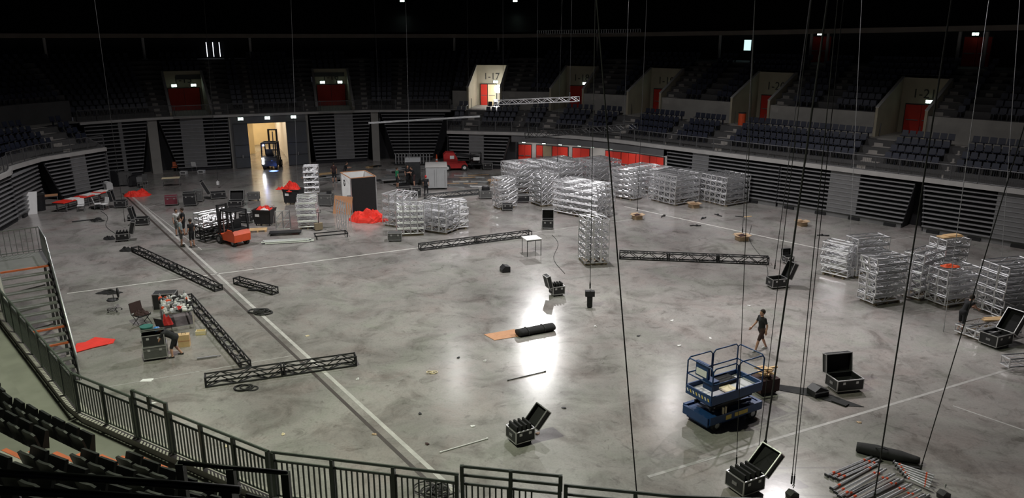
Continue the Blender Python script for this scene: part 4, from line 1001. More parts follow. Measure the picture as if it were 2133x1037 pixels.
# ---- forklifts
def forklift(p, rz, label, bodym, lights=False, mast_h=2.35):
    f = thing('forklift', label, 'forklift', p, rz)   # faces +x
    MB().prism_y([(-1.05, .3), (-1.1, .75), (-.95, 1.0), (-.35, 1.02), (-.35, .3)], -.56, .56).build('counterweight', bodym, f)
    MB().prism_y([(-.35, .28), (-.35, 1.0), (.25, .62), (.75, .6), (.8, .28)], -.5, .5).build('chassis', bodym if not lights else 'darksteel', f)
    MB().bx(-.95, -.3, -.5, .5, 1.0, 1.08).build('hood', 'black', f)
    st = MB(); st.bx(-.55, -.1, -.26, .26, 1.02, 1.14); st.hexa([(-.62, -.26, 1.1), (-.5, -.26, 1.1), (-.5, .26, 1.1), (-.62, .26, 1.1), (-.72, -.24, 1.65), (-.62, -.24, 1.65), (-.62, .24, 1.65), (-.72, .24, 1.65)]); st.build('driver_seat', 'black', f)
    for y in (-.52, .52):
        MB().bar((-.95, y, 1.0), (-.85, y, 2.15), .09).build('cab_post', 'black', f); MB().bar((.55, y, .6), (.2, y, 2.15), .08).build('cab_post', 'black', f)
    ro = MB(); ro.bx(-.9, .25, -.56, -.46, 2.12, 2.2); ro.bx(-.9, .25, .46, .56, 2.12, 2.2); ro.bx(-.9, -.8, -.56, .56, 2.12, 2.2); ro.bx(.15, .25, -.56, .56, 2.12, 2.2)
    rf = ro.build('cab_roof', 'black', f)
    for k in range(5): MB().bx(-.72+k*.18, -.66+k*.18, -.47, .47, 2.13, 2.18).build('roof_bar', 'black', rf)
    MB().tube((.35, 0, .9), (.15, 0, 1.25), .03, 8).build('steering_column', 'black', f); MB().path([(.15+.12*math.sin(a*.6283)*.4, .17*math.cos(a*.6283), 1.27+.12*math.sin(a*.6283)) for a in range(10)], .018, 6, True).build('steering_wheel', 'black', f)
    for y in (-.3, .3): MB().bx(.82, .96, y-.06, y+.06, .1, mast_h).build('mast_rail', 'darksteel', f)
    for z in (.45, 1.3, mast_h-.1): MB().bx(.84, .94, -.36, .36, z, z+.1).build('mast_crossbar', 'darksteel', f)
    MB().tube((.88, 0, .3), (.88, 0, mast_h-.2), .045, 8).build('lift_cylinder', 'steel', f)
    MB().bx(.97, 1.03, -.5, .5, .25, .33).build('carriage', 'darksteel', f); MB().bx(.97, 1.03, -.5, .5, .6, .68).build('carriage', 'darksteel', f)
    for y in (-.28, .28): MB().bx(1.0, 2.15, y-.055, y+.055, .1, .145).build('fork', 'darksteel', f); MB().bx(1.0, 1.05, y-.055, y+.055, .1, .7).build('fork_shank', 'darksteel', f)
    for y in (-.5, .5):
        wheel(f, .6, y, .3, .2); wheel(f, -.75, y*.85, .24, .18)
    if lights:
        MB().ball((-.9, .35, 2.0), .07, 10, 8).build('blue_lamp', 'blueled', f); MB().bx(-1.13, -1.1, .35, .5, .5, 1.0).build('tail_light', 'lampwhite', f)
    return f
FL = G(479, 512); forklift(FL+Vector((0, .6, 0)), R(142), 'orange forklift with black cab carrying a load of trusses', 'orange')
# its load: truss sections stacked on the forks side
c = FL+Vector((0, .6, 0))+Vector((math.cos(R(142)), math.sin(R(142)), 0))*1.85
for k in range(4):
    for i in range(2):
        uy = Vector((math.cos(R(142)), math.sin(R(142)), 0))
        tag(put('truss_section', tmesh(2.2, .5, .4, 'alu' if k > 1 else 'trussblk'), None, c+uy*(i-.5)*.55+Vector((0, 0, .15+.41*k)), R(52)), '%s truss section carried on the forks of the orange forklift' % ('silver' if k > 1 else 'black'), 'truss', '%s trusses on the orange forklift' % ('silver' if k > 1 else 'black'))
case(397, 428, .9, .6, .9, R(15), 'upright black case standing behind the forklift load', None)
case(414, 420, .6, .5, .8, R(15), 'grey topped case behind the forklift load', None, m='casegrey')
BL = G(568, 349); forklift(BL, R(95), 'dark forklift with a blue lamp driving through the lit gate', 'darksteel', True, 3.1).scale = (1.25, 1.25, 1.15)
l = bpy.data.lights.new('forklift_spot', 'SPOT'); l.energy = 5000; l.spot_size = R(22); l.spot_blend = .7; l.color = (.12, .25, 1); l.shadow_soft_size = .05
o = bpy.data.objects.new('forklift_spot', l); COL.objects.link(o); o.location = BL+Vector((.1, -1.2, 2.1)); o.rotation_euler = (G(570, 356)-o.location).to_track_quat('-Z', 'Y').to_euler()
# ---- red articulated lift
rp = G(948, 354); rl = thing('boom_lift', 'red boom lift parked before the corner seating', 'lift', rp, R(8))
MB().prism_y([(-.95, .25), (-.95, .75), (1.0, .75), (1.15, .5), (1.15, .25)], -.5, .5).build('chassis', 'redcase', rl)
MB().prism_y([(-1.05, .75), (-1.1, 1.5), (-.85, 1.75), (-.1, 1.7), (.2, 1.2), (.25, .78)], -.55, .55).build('turret', 'redcase', rl)
MB().bx(-.5, -.1, -.58, -.55, 1.15, 1.45).build('name_plate', 'white', rl)
for x in (-.75, .85):
    for y in (-.5, .5): wheel(rl, x, y, .3, .22, m='rubber', hub='white')
MB().bar((.1, 0, 1.5), (2.3, 0, 1.15), .22, .26).build('boom', 'black', rl); MB().bar((2.3, 0, 1.15), (2.0, 0, .8), .16).build('jib', 'black', rl)
bs = MB()
for x in (1.5, 2.5):
    for y in (-.45, .45): bs.tube((x, y, .55), (x, y, 1.55), .02, 6)
for z in (.55, 1.05, 1.55):
    for y in (-.45, .45): bs.tube((1.5, y, z), (2.5, y, z), .02, 6)
    for x in (1.5, 2.5): bs.tube((x, -.45, z), (x, .45, z), .02, 6)
bs.build('basket', 'black', rl); MB().bx(1.5, 2.5, -.45, .45, .5, .55).build('basket_floor', 'darksteel', rl); MB().bx(1.7, 2.3, -.52, -.46, .95, 1.25).build('notice_plate', 'white', rl)
# ---- booth with open top
bp = G(734, 443); bo = thing('booth', 'open-topped booth with black front panel and white inside', 'booth', bp, D27)
bw, bd, bh = 1.85, 2.7, hgt(734, 443, 372)
MB().bx(0, bw, -.03, .03, .05, bh).build('front_panel', 'blackcloth', bo)
MB().bx(.02, bw, .032, .05, .05, bh-.03).build('white_lining', 'white', bo)
MB().bx(0, bw, bd-.03, bd+.03, .05, bh).build('back_panel', 'white', bo); MB().bx(bw-.03, bw+.03, 0, bd, .05, bh).build('side_panel', 'white', bo)
MB().bx(-.02, bw, 0, bd, 0, .08).build('booth_floor', 'darksteel', bo); MB().bx(.35, bw-.1, .9, bd-.1, .08, .75).build('inner_bench', 'casegrey', bo)
for x in (0, bw):
    for y in (0, bd): MB().bx(x-.035, x+.035, y-.035, y+.035, 0, bh+.02).build('post', 'aludull', bo)
for y in (0, bd): MB().bx(-.03, bw+.03, y-.03, y+.03, bh, bh+.05).build('top_beam', 'ply', bo)
for x in (0, bw): MB().bx(x-.03, x+.03, 0, bd, bh, bh+.05).build('top_beam', 'ply', bo)
MB().path([(-.07, bd*.55+.16*math.cos(a*.5236), bh-.55+.22*math.sin(a*.5236)) for a in range(12)], .03, 6, True).build('cable_coil', 'black', bo)
# plywood leaning on it
pw = G(715, 448); r = thing('plywood_sheet', 'brown plywood sheet leaning against the booth', 'board', pw+Vector((-.15, .3, 0)), R(-20))
MB().hexa([(-.75, -.02, 0), (.75, -.02, 0), (.75, .0, 0), (-.75, .0, 0), (-.75, .33, 1.25), (.75, .33, 1.25), (.75, .35, 1.25), (-.75, .35, 1.25)]).build('sheet', 'ply', r)
MB().hexa([(-.75, .002, 0), (-.7, .002, 0), (-.7, .06, 0), (-.75, .06, 0), (-.75, .352, 1.25), (-.7, .352, 1.25), (-.7, .41, 1.25), (-.75, .41, 1.25)]).build('batten', 'wood', r)
# ---- grey container
cp = G(910, 395); co = thing('container', 'pale grey square container with two door panels', 'container', cp, R(6)); cw, cdp, chh = 1.75, 2.6, hgt(910, 395, 349)
MB().bx(-cw/2, cw/2, 0, cdp, .12, chh).build('body', 'grey', co); MB().bx(-cw/2-.03, cw/2+.03, -.03, cdp+.03, chh, chh+.05).build('roof', 'edge', co)
for x0, x1 in ((-cw/2+.04, -.015), (.015, cw/2-.04)):
    dd_ = MB().bx(x0, x1, -.03, -.001, .16, chh-.05).build('door', 'grey', co)
    MB().tube((x1-.15, -.05, .3), (x1-.15, -.05, chh-.2), .015, 6).build('lock_rod', 'aludull', dd_)
for x in (-cw/2+.1, cw/2-.1):
    for y in (.1, cdp-.1): MB().bx(x-.06, x+.06, y-.06, y+.06, 0, .12).build('foot', 'darksteel', co)
co2 = thing('container', 'dim dark container standing left behind the pale one', 'container', G(880, 388)+Vector((-.6, .8, 0)), R(6))
MB().bx(-.9, .35, 0, 2.2, .1, 1.95).build('body', 'darksteel', co2); MB().bx(-.93, .38, -.03, 2.23, 1.95, 2.0).build('roof', 'grey', co2)
for x in (-.8, .25): MB().bx(x-.05, x+.05, .05, .15, 0, .1).build('foot', 'darksteel', co2)
# ================================================================== TUBS, TARPS, TABLES
def tub(px, py, sx, sy, h, rz, label):
    r = thing('wheeled_tub', label, 'tub', G(px, py), rz); a, b = sx/2, sy/2; t = .04; z0 = .14; e = .07
    for q in (((-a+e, -b+e), (a-e, -b+e), (a, -b), (-a, -b)), ((a-e, -b+e), (a-e, b-e), (a, b), (a, -b)), ((a-e, b-e), (-a+e, b-e), (-a, b), (a, b)), ((-a+e, b-e), (-a+e, -b+e), (-a, -b), (-a, b))):
        n = Vector((-(q[1][1]-q[0][1]), q[1][0]-q[0][0], 0)).normalized()*t
        lo0, lo1, hi1, hi0 = [Vector((x, y, 0)) for x, y in q]; lz = Vector((0, 0, z0)); hz = Vector((0, 0, h))
        MB().hexa([lo0+lz, lo1+lz, lo1+lz+n, lo0+lz+n, hi0+hz, hi1+hz, hi1+hz+n, hi0+hz+n]).build('side', 'case', r)
    MB().bx(-a+e, a-e, -b+e, b-e, z0, z0+.04).build('bottom', 'case', r)
    for x in (-a+.15, a-.15):
        for y in (-b+.15, b-.15): put('castor', me_castor, r, (x, y, .02))
    rm = MB(); 
    for s in (-1, 1): rm.bx(-a-.03, a+.03, s*b-.035, s*b+.035, h-.05, h+.02); rm.bx(s*a-.035, s*a+.035, -b, b, h-.05, h+.02)
    rm.build('rim', 'case', r); MB().bx(-a*.7, -a*.25, -b-.008, -b+.03, h*.6, h*.75).build('sticker', 'white', r)
    return r
tub(613, 424, 1.3, 1.0, 1.15, R(-10), 'black tub overflowing with red cloth beside the truss tower'); heap(G(610, 424)+Vector((0, 0, 1.0)), 1.5, 1.1, .75, 'redcloth', 'red_cloth', 'crumpled red cloth piled in the tall black tub', 'cloth', 1, R(-10), .8)
heap(G(592, 424)+Vector((-.15, 0, 1.1)), .8, .5, .2, 'redcloth', 'red_cloth', 'red cloth flap hanging over the left rim of the tub', 'cloth', 9)
tub(553, 468, 1.25, 1.0, 1.1, R(-8), 'black tub with red and white cloth beside the lattice frames'); heap(G(553, 468)+Vector((0, .1, .98)), 1.1, .8, .35, 'redcloth', 'red_cloth', 'red cloth lying in the black tub by the lattice frames', 'cloth', 2, 0, .9); heap(G(553, 468)+Vector((.05, -.15, 1.02)), .6, .4, .22, 'whitecloth', 'white_cloth', 'white cloth lying on the red cloth in the tub', 'cloth', 3)
heap(G(768, 459)+Vector((0, 0, .0)), 2.6, 1.7, .75, 'redcloth', 'red_tarp', 'big crumpled red tarp in front of the black booth', 'tarp', 5, 0, .9, 14, 40)
heap(G(287, 407), 2.0, 1.4, .45, 'redcloth', 'red_tarp', 'crumpled red tarp at the start of the duct line', 'tarp', 6, .2, .9, 10, 30)
q = [G(x, y) for x, y in ((150, 737), (160, 716), (178, 713), (198, 703), (240, 707), (236, 715), (196, 724))]; o = q[0]; mb = MB(); mb.prism([(v.x-o.x, v.y-o.y) for v in q], 0, .025)
mb.prism([((v.x-o.x)*.8+.1, (v.y-o.y)*.8+.05) for v in q], .025, .045); tag(mb.build('red_tarp', 'redcloth', loc=o), 'flat red tarp beside the foot of the steel stair', 'tarp')
# long table with red and white cloth
a = G(120, 423, .7); b = G(222, 396, .7); a.z = b.z = 0; d = b-a; L = d.length; rt = thing('long_table', 'long low table covered in red and white cloth along the left wall', 'table', (a+b)/2, math.atan2(d.y, d.x))
MB().bx(-L/2, L/2, -.5, .5, .62, .68).build('table_top', 'darksteel', rt)
nseg = 8
for k in range(nseg):
    x0 = -L/2+L*k/nseg; mcl = 'redcloth' if k in (0, 1, 3, 4, 6) else 'whitecloth'
    MB().hexa([(x0, -.52, .681), (x0+L/nseg, -.52, .681), (x0+L/nseg, .52, .681), (x0, .52, .681), (x0, -.5, .73+.03*(k % 2)), (x0+L/nseg, -.5, .72), (x0+L/nseg, .5, .74), (x0, .5, .71)]).build('cloth_piece', mcl, rt)
for k in range(3):
    x0 = -L/2+L*(.18+.3*k); MB().hexa([(x0, -.45, .74), (x0+.9, -.3, .74), (x0+.75, .1, .74), (x0+.1, .35, .74), (x0, -.45, .80), (x0+.9, -.3, .79), (x0+.75, .1, .80), (x0+.1, .35, .79)]).build('cloth_piece', 'whitecloth', rt)
for k in range(5):
    x = -L/2+.3+(L-.6)*k/4
    for y in (-.42, .42): MB().bx(x-.03, x+.03, y-.03, y+.03, 0, .62).build('leg', 'steel', rt)
for y in (-.42, .42): MB().bx(-L/2+.2, L/2-.2, y-.025, y+.025, .2, .25).build('stretcher', 'steel', rt)
def table(px, py, sx, sy, h, rz, label, mtop, mleg, name='table', th=.04, leg=.03):
    r = thing(name, label, 'table', G(px, py), rz); MB().bx(-sx/2, sx/2, -sy/2, sy/2, h-th, h).build('table_top', mtop, r)
    for x in (-sx/2+.05, sx/2-.05):
        for y in (-sy/2+.05, sy/2-.05): MB().bx(x-leg/2, x+leg/2, y-leg/2, y+leg/2, 0, h-th).build('leg', mleg, r)
    for y in (-sy/2+.05, sy/2-.05): MB().bx(-sx/2+.05, sx/2-.05, y-.012, y+.012, h-th-.06, h-th).build('apron', mleg, r)
    return r
table(100, 430, 1.5, .75, .85, R(30), 'brown trestle table behind the black bin at left', 'ply', 'steel')
table(358, 388, 1.4, .7, .75, R(20), 'pale thin-topped table alone before the far left bank', 'cream', 'steel')
table(1107, 529, .95, .95, 1.0, R(20), 'small white topped stand with four thin legs in the middle', 'white', 'darksteel')
# white board and bin at left
r = thing('white_board', 'white board leaning upright at the left bank', 'board', G(68, 446), R(35)); MB().hexa([(-.55, 0, 0), (.3, 0, 0), (.3, .05, 0), (-.55, .05, 0), (-.6, .35, 1.55), (.5, .35, 1.55), (.5, .4, 1.55), (-.6, .4, 1.55)]).build('sheet', 'white', r); MB().bx(-.5, .25, .06, .12, 0, .1).build('foot', 'steel', r)
r = thing('black_bin', 'black round bin beside the white board', 'bin', G(82, 438)); MB().tube((0, 0, 0), (0, 0, 1.15), .42, 16, .5).build('drum', 'black', r); MB().tube((0, 0, 1.15), (0, 0, 1.2), .52, 16).build('rim', 'rubber', r)
# folding chairs white
def chair(px, py, rz, label, m, ml='steel', z=0):
    r = thing('chair', label, 'chair', G(px, py), rz); MB().bx(-.22, .22, -.22, .22, .42, .46).build('seat', m, r)
    MB().hexa([(-.22, .2, .5), (.22, .2, .5), (.22, .23, .5), (-.22, .23, .5), (-.22, .3, .9), (.22, .3, .9), (.22, .33, .9), (-.22, .33, .9)]).build('backrest', m, r)
    for x in (-.2, .2):
        MB().tube((x, -.2, 0), (x, -.19, .42), .016, 6).build('leg', ml, r); MB().tube((x, .25, 0), (x, .2, .5), .016, 6).build('leg', ml, r)
    return r
chair(170, 440, R(20), 'white plastic chair in front of the red and white table', 'white'); chair(205, 436, R(120), 'white chair beside a heap of black gear', 'white'); chair(218, 437, R(-30), 'second white chair right of the black gear', 'white')
chair(293, 392, R(30), 'grey stacked chair by the far left bank', 'casegrey'); chair(300, 385, R(0), 'grey chair with metal frame before the dark corner bank', 'casegrey', 'alu'); chair(365, 358, R(10), 'orange brown chair at the dark gap between banks', 'orangestep')
chair(407, 356, R(180), 'small white chair against the bank left of the gate', 'white')
# dark gear along the left corner
for i, (px, py, w, h, m, lb) in enumerate(((240, 388, 1.0, 1.3, 'black', 'dark covered trolley in the left corner'), (262, 387, 1.1, 1.2, 'casegrey', 'grey rounded cart in the left corner'), (280, 388, .8, .9, 'black', 'black hamper beside the grey chairs'), (226, 398, .5, .8, 'twhite', 'pale sack by the left corner bank'))):
    r = thing('equipment_cart', lb, 'cart', G(px, py), .3*i)
    MB().prism_y([(-w/2, .15), (-w/2, h*.8), (-w/2+.15, h), (w/2-.15, h), (w/2, h*.8), (w/2, .15)], -.35, .35).build('cover', m, r)
    MB().path([(-w/2-.04, -.3, .2), (-w/2-.06, -.3, h+.1), (-w/2-.06, .3, h+.1), (-w/2-.04, .3, .2)], .02, 6).build('push_handle', 'steel', r)
    for x in (-w/2+.1, w/2-.1):
        for y in (-.28, .28): put('castor', me_castor, r, (x, y, .03))
for (px, py, lb) in ((383, 362, 'left'), (420, 360, 'right')):
    r = thing('floor_block', 'small pale block on the floor before the gate bank, %s one' % lb, 'block', G(px, py)); MB().bx(-.3, .3, -.2, .2, 0, .25).build('body', 'twhite', r); MB().bx(-.2, .2, -.22, -.2, .08, .18).build('slot', 'black', r)
# fence rack and other things before the far bank
r = thing('barrier_rack', 'grey rack of upright barriers before the tapering bank', 'rack', G(862, 343), R(3))
MB().bx(-1.9, 1.9, -.4, .4, .1, .18).build('base', 'darksteel', r)
for x in (-1.7, 1.7):
    for y in (-.3, .3): MB().bx(x-.06, x+.06, y-.06, y+.06, 0, .1).build('foot', 'darksteel', r)
for k in range(12): MB().bx(-1.75+k*.3, -1.68+k*.3, -.45, .3, .18, 1.15).build('barrier', 'aludull', r)
MB().bx(-1.9, 1.9, .3, .36, 1.0, 1.1).build('top_bar', 'aludull', r)
# ---- debris: pallets, planks, flat panels on the far floor
rd = random.Random(3)
names = []
for i in range(26):
    px = rd.uniform(935, 1040); py = rd.uniform(362, 392); L = rd.uniform(.8, 2.6); w = rd.uniform(.06, .3); c = G(px, py); m = rd.choice(['aludull', 'aludull', 'cardboard', 'twhite', 'steel', 'line', 'grey'])
    r = MB(); r.bx(-L/2, L/2, -w/2, w/2, 0, .06); r.bx(-L/2, -L/2+.12, -w/2-.02, w/2+.02, 0, .08); tag(r.build('plank', m, loc=c+Vector((0, 0, .002*i)), rz=rd.uniform(-.5, .6)), 'loose plank or profile in the litter between container and big pile', 'plank', 'litter of planks by the big pile')
for i in range(16):
    px = rd.uniform(665, 870); py = rd.uniform(346, 385); c = G(px, py); m = rd.choice(['darksteel', 'aludull', 'grey', 'black', 'wood']); L = rd.uniform(1, 2.6); w = rd.uniform(.4, 1.0)
    r = MB(); r.bx(-L/2, L/2, -w/2, w/2, .03, .09); r.bx(-L/2, -L/2+.1, -w/2, w/2, 0, .03); r.bx(L/2-.1, L/2, -w/2, w/2, 0, .03); tag(r.build('deck_panel', m, loc=c, rz=D27+rd.uniform(-.3, .3)), 'flat deck panel lying on the dim floor behind the booth', 'panel', 'flat panels behind the booth')
r = thing('low_platform', 'low pale platform with legs behind the booth', 'platform', G(815, 380), R(20)); MB().bx(-.9, .9, -.5, .5, .3, .38).build('deck', 'aludull', r)
for x in (-.8, .8):
    for y in (-.4, .4): MB().bx(x-.03, x+.03, y-.03, y+.03, 0, .3).build('leg', 'steel', r)
def openbox(px, py, s, label, m='cardboard', z=0, content=True):
    r = thing('cardboard_box', label, 'box', G(px, py)+Vector((0, 0, z)), .3); h = .3
    MB().bx(-s/2, s/2, -s/2, s/2, 0, .02).build('bottom', m, r)
    for a in range(4):
        c_, s_ = math.cos(a*PI/2), math.sin(a*PI/2); T = Matrix.Rotation(a*PI/2, 4, 'Z')
        w_ = MB().bx(-s/2, s/2, -s/2, -s/2+.015, .02, h); w_.v = [tuple(T @ Vector(v)) for v in w_.v]; w_.build('side', m, r)
        f = MB().hexa([(-s/2, -s/2-.22, h+.03), (s/2, -s/2-.22, h+.03), (s/2, -s/2, h-.01), (-s/2, -s/2, h-.01), (-s/2, -s/2-.22, h+.045), (s/2, -s/2-.22, h+.045), (s/2, -s/2, h+.005), (-s/2, -s/2, h+.005)]); f.v = [tuple(T @ Vector(v)) for v in f.v]; f.build('flap', m, r)
    if content: heap_ = MB(); heap_.ball((0, 0, .28), s*.35, 10, 6, (1, 1, .6)); heap_.build('contents', 'tdark', r)
openbox(1327, 456, .55, 'open cardboard box with a cable at the front of the white line'); openbox(1545, 500, .6, 'open cardboard box under the cable with a crossbar'); openbox(1445, 432, .6, 'flat open cardboard box at the foot of the dim blocks', content=False); openbox(1670, 470, .5, 'pale cardboard box near the right bank', content=False); openbox(1028, 383, .7, 'torn cardboard box in the litter left of the big pile', content=False)
openbox(1241, 352, .8, 'cardboard box behind the bright pile at the red doors', z=0)
for i, (px, py) in enumerate(((1448, 471), (1382, 451), (1497, 449), (1715, 491), (1465, 455))):
    mb = MB(); mb.path([(-.35, 0, .03), (-.1, .08, .05), (.1, -.05, .04), (.4, .04, .03)], .04, 6); mb.ball((.1, 0, .05), .09, 8, 6); tag(mb.build('strap_scrap', 'black', loc=G(px, py), rz=i), 'dark scrap of strap on the floor, %s' % ('just before the white line', 'nearest the cardboard box', 'beside the dim end block', 'near the right bank', 'red spot side of the dim blocks')[i], 'scrap')
# pallets and dollies at left
pallet(G(538, 481), R(12), 1.1, .75, 'small pale wooden pallet below the black tub')
def pole_bundle(px, py, n, L, rz, label, group, m='aludull', rad=.035):
    c = G(px, py); u = Vector((math.cos(rz), math.sin(rz), 0)); v = Vector((-u.y, u.x, 0))
    for k in range(n):
        o = c+v*((k % 4)-1.5)*.13+Vector((0, 0, .05+.09*(k//4)))+u*random.uniform(-.25, .25)
        mb = MB(); mb.tube((-L/2, 0, 0), (L/2, 0, 0), rad, 8); mb.tube((-L/2-.03, 0, 0), (-L/2+.05, 0, 0), rad*1.3, 8); mb.tube((L/2-.05, 0, 0), (L/2+.03, 0, 0), rad*1.3, 8)
        tag(mb.build('pole', m, loc=o, rz=rz+random.uniform(-.03, .03)), label, 'pole', group)
pole_bundle(600, 505, 8, 2.6, R(12), 'long grey profile in the bundle right of the orange forklift', 'grey profiles right of the forklift', rad=.05)
r = thing('trolley', 'low dark dolly in front of the lattice frame', 'dolly', G(595, 488), R(12)); MB().bx(-1.0, 1.0, -.35, .35, .14, .2).build('deck', 'darksteel', r)
for x in (-.85, .85):
    for y in (-.28, .28): put('castor', me_castor, r, (x, y, .03))
r = thing('frame_dolly', 'empty black frame dolly below the leaning lattice', 'dolly', G(690, 494), R(22))
for y in (-.4, .4): MB().bx(-1.0, 1.0, y-.025, y+.025, .22, .28).build('side_bar', 'black', r)
for x in (-1.0, 1.0): MB().bx(x-.025, x+.025, -.4, .4, .22, .28).build('cross_bar', 'black', r)
for x in (-.95, .95):
    for y in (-.38, .38): put('castor', me_castor, r, (x, y, .0)); MB().bx(x-.03, x+.03, y-.03, y+.03, .1, .23).build('leg', 'black', r)
r = thing('pallet_truck', 'hand pallet truck at the truss tower', 'pallet truck', G(662, 478), R(120))
for y in (-.2, .2): MB().bx(-.1, 1.1, y-.08, y+.08, .06, .12).build('fork', 'darksteel', r)
MB().bx(-.35, -.1, -.25, .25, .05, .5).build('pump_body', 'tan', r); MB().tube((-.25, 0, .45), (-.5, 0, 1.25), .025, 8).build('tiller', 'black', r)
MB().path([(-.5, -.14, 1.25), (-.52, -.12, 1.42), (-.52, .12, 1.42), (-.5, .14, 1.25), (-.5, -.14, 1.25)], .02, 6).build('grip', 'black', r); wheel(r, -.22, 0, .09, .1)
# ================================================================== TOOL TABLE CORNER
tt = G(370, 670); r = thing('tool_table', 'workbench crowded with tools at lower left', 'table', tt, R(28)); hx, hy, th_ = 1.2, .62, .85
rz_ = R(118); r.rotation_euler = (0, 0, rz_)
MB().bx(-hx, hx, -hy, hy, th_-.05, th_).build('table_top', 'casegrey', r)
for x in (-hx+.04, hx-.04):
    for y in (-hy+.04, hy-.04): MB().bx(x-.03, x+.03, y-.03, y+.03, 0, th_-.05).build('leg', 'alu', r)
for y in (-hy+.04, hy-.04): MB().bx(-hx, hx, y-.02, y+.02, .15, .19).build('stretcher', 'alu', r)
for x in (-hx+.04, hx-.04): MB().bx(x-.02, x+.02, -hy, hy, .15, .19).build('stretcher', 'alu', r)
wp = Matrix.Translation(tt) @ Matrix.Rotation(rz_, 4, 'Z'); rd = random.Random(11)
kinds = ['case', 'white', 'aludull', 'black', 'whitecloth', 'steel', 'white', 'orange', 'grey', 'black', 'twhite', 'white', 'grey', 'aludull', 'twhite']
def tool(mb, kind, s):
    if kind == 0: mb.bx(-.12*s, .12*s, -.03, .03, 0, .05); mb.bx(-.12*s, -.06*s, -.05, .05, .0, .12)
    elif kind == 1: mb.tube((0, 0, 0), (0, 0, .16*s), .045, 10); mb.tube((0, 0, .16*s), (0, 0, .22*s), .02, 8)
    elif kind == 2: mb.bx(-.1, .1, -.07, .07, 0, .08*s); mb.bx(-.08, .08, -.05, .05, .08*s, .1*s)
    else: mb.path([(-.12, 0, .02), (0, .06, .03), (.12, 0, .02), (.05, -.07, .03)], .02, 6, True)
tn = ['power tool', 'spray can', 'parts box', 'cable loop']
for i in range(90):
    k = i % 4; mb = MB(); tool(mb, k, rd.uniform(.8, 1.3)); lx = -hx+.1+(2*hx-.2)*((i*7) % 18)/17; ly = -hy+.12+(2*hy-.24)*(i//18)/4+rd.uniform(-.05, .05)
    tag(mb.build(('power_tool', 'spray_can', 'parts_box', 'cable_loop')[k], rd.choice(kinds), loc=wp @ Vector((lx, ly, th_)), rz=rd.uniform(0, 6)), 'small %s among the clutter on the workbench' % tn[k], 'tool', '%ss on the workbench' % tn[k])
heap(wp @ Vector((-.75, -.1, th_+.0)), .42, .3, .15, 'redcase', 'red_pouch', 'red pouch at the front end of the workbench', 'pouch', 3)
# black backpack-like crate behind it, office chair, folding chair
r = thing('equipment_crate', 'black crate standing behind the workbench', 'crate', G(347, 640), R(10)); MB().bx(-.5, .5, -.3, .3, 0, .75).build('body', 'case', r); e_ = MB(); edges(e_, -.5, .5, -.3, .3, 0, .75); e_.build('edge_trim', 'caseedge', r)
oc = thing('office_chair', 'black swivel chair with chrome star base', 'chair', G(238, 647), R(30))
for a in range(5):
    c_, s_ = math.cos(a*1.2566), math.sin(a*1.2566); MB().bar((0, 0, .12), (.32*c_, .32*s_, .08), .045, .03).build('base_arm', 'chrome', oc); MB().ball((.32*c_, .32*s_, .035), .035, 8, 6).build('castor', 'black', oc)
MB().tube((0, 0, .1), (0, 0, .5), .03, 10).build('gas_column', 'chrome', oc)
MB().ball((0, 0, .54), .27, 16, 8, (1, .95, .22)).build('seat', 'black', oc, True)
MB().ball((.25, 0, .85), .26, 14, 10, (.25, .9, .95)).build('backrest', 'black', oc, True); MB().bar((.2, 0, .5), (.27, 0, .75), .06, .03).build('back_arm', 'black', oc)
for y in (-.26, .26): MB().path([(.05, y, .52), (.05, y*1.15, .72), (-.2, y*1.15, .73)], .022, 6).build('armrest', 'black', oc)
heap(G(228, 610), 1.3, .5, .15, 'blackcloth', 'black_cloth', 'black cloth lying behind the swivel chair', 'cloth', 8)
fc = thing('folding_chair', 'dark folding camp chair with a jacket thrown over it', 'chair', G(297, 676), R(-30))
for y in (-.28, .28):
    MB().tube((-.3, y, 0), (.3, y, .55), .016, 6).build('leg', 'darksteel', fc); MB().tube((.3, y, 0), (-.3, y, .55), .016, 6).build('leg', 'darksteel', fc); MB().tube((-.3, y, .5), (-.38, y, 1.0), .016, 6).build('back_post', 'darksteel', fc)
MB().bx(-.3, .3, -.28, .28, .46, .49).build('seat', 'blackcloth', fc); MB().hexa([(-.31, -.28, .55), (-.31, .28, .55), (-.29, .28, .55), (-.29, -.28, .55), (-.39, -.28, 1.0), (-.39, .28, 1.0), (-.37, .28, 1.0), (-.37, -.28, 1.0)]).build('backrest', 'tdark', fc)
heap(G(297, 676)+Vector((0, 0, .5)), .6, .5, .28, 'tdark', 'jacket', 'dark brown jacket on the folding camp chair', 'jacket', 2)
ch2 = chair(345, 700, R(160), 'dark chair with a red jacket over its back behind the helmeted worker', 'black', 'darksteel')
heap(G(347, 697)+Vector((.1, .0, .48)), .45, .35, .55, 'redcase', 'jacket', 'red jacket hung on the chair behind the helmeted worker', 'jacket', 12)
r = thing('storage_bin', 'green plastic tub behind the upper tool case', 'bin', G(310, 718), R(20)); MB().tube((0, 0, 0), (0, 0, .8), .2, 12, .24).build('drum', 'green', r); MB().tube((0, 0, .8), (0, 0, .84), .26, 12).build('rim', 'green', r)
r = thing('wooden_case', 'yellowish upright wooden case beside the helmeted worker', 'case', G(385, 720), R(15)); MB().bx(-.22, .22, -.15, .15, 0, .52).build('body', 'wood', r); MB().path([(-.08, 0, .52), (-.08, 0, .6), (.08, 0, .6), (.08, 0, .52)], .012, 6).build('handle', 'darksteel', r); MB().bx(-.225, .225, -.155, .155, .25, .28).build('band', 'ply', r)
r = thing('parts_box', 'small yellow box alone on the floor by the black truss', 'box', G(419, 695), R(12)); MB().bx(-.2, .2, -.14, .14, 0, .02).build('bottom', 'yellow', r)
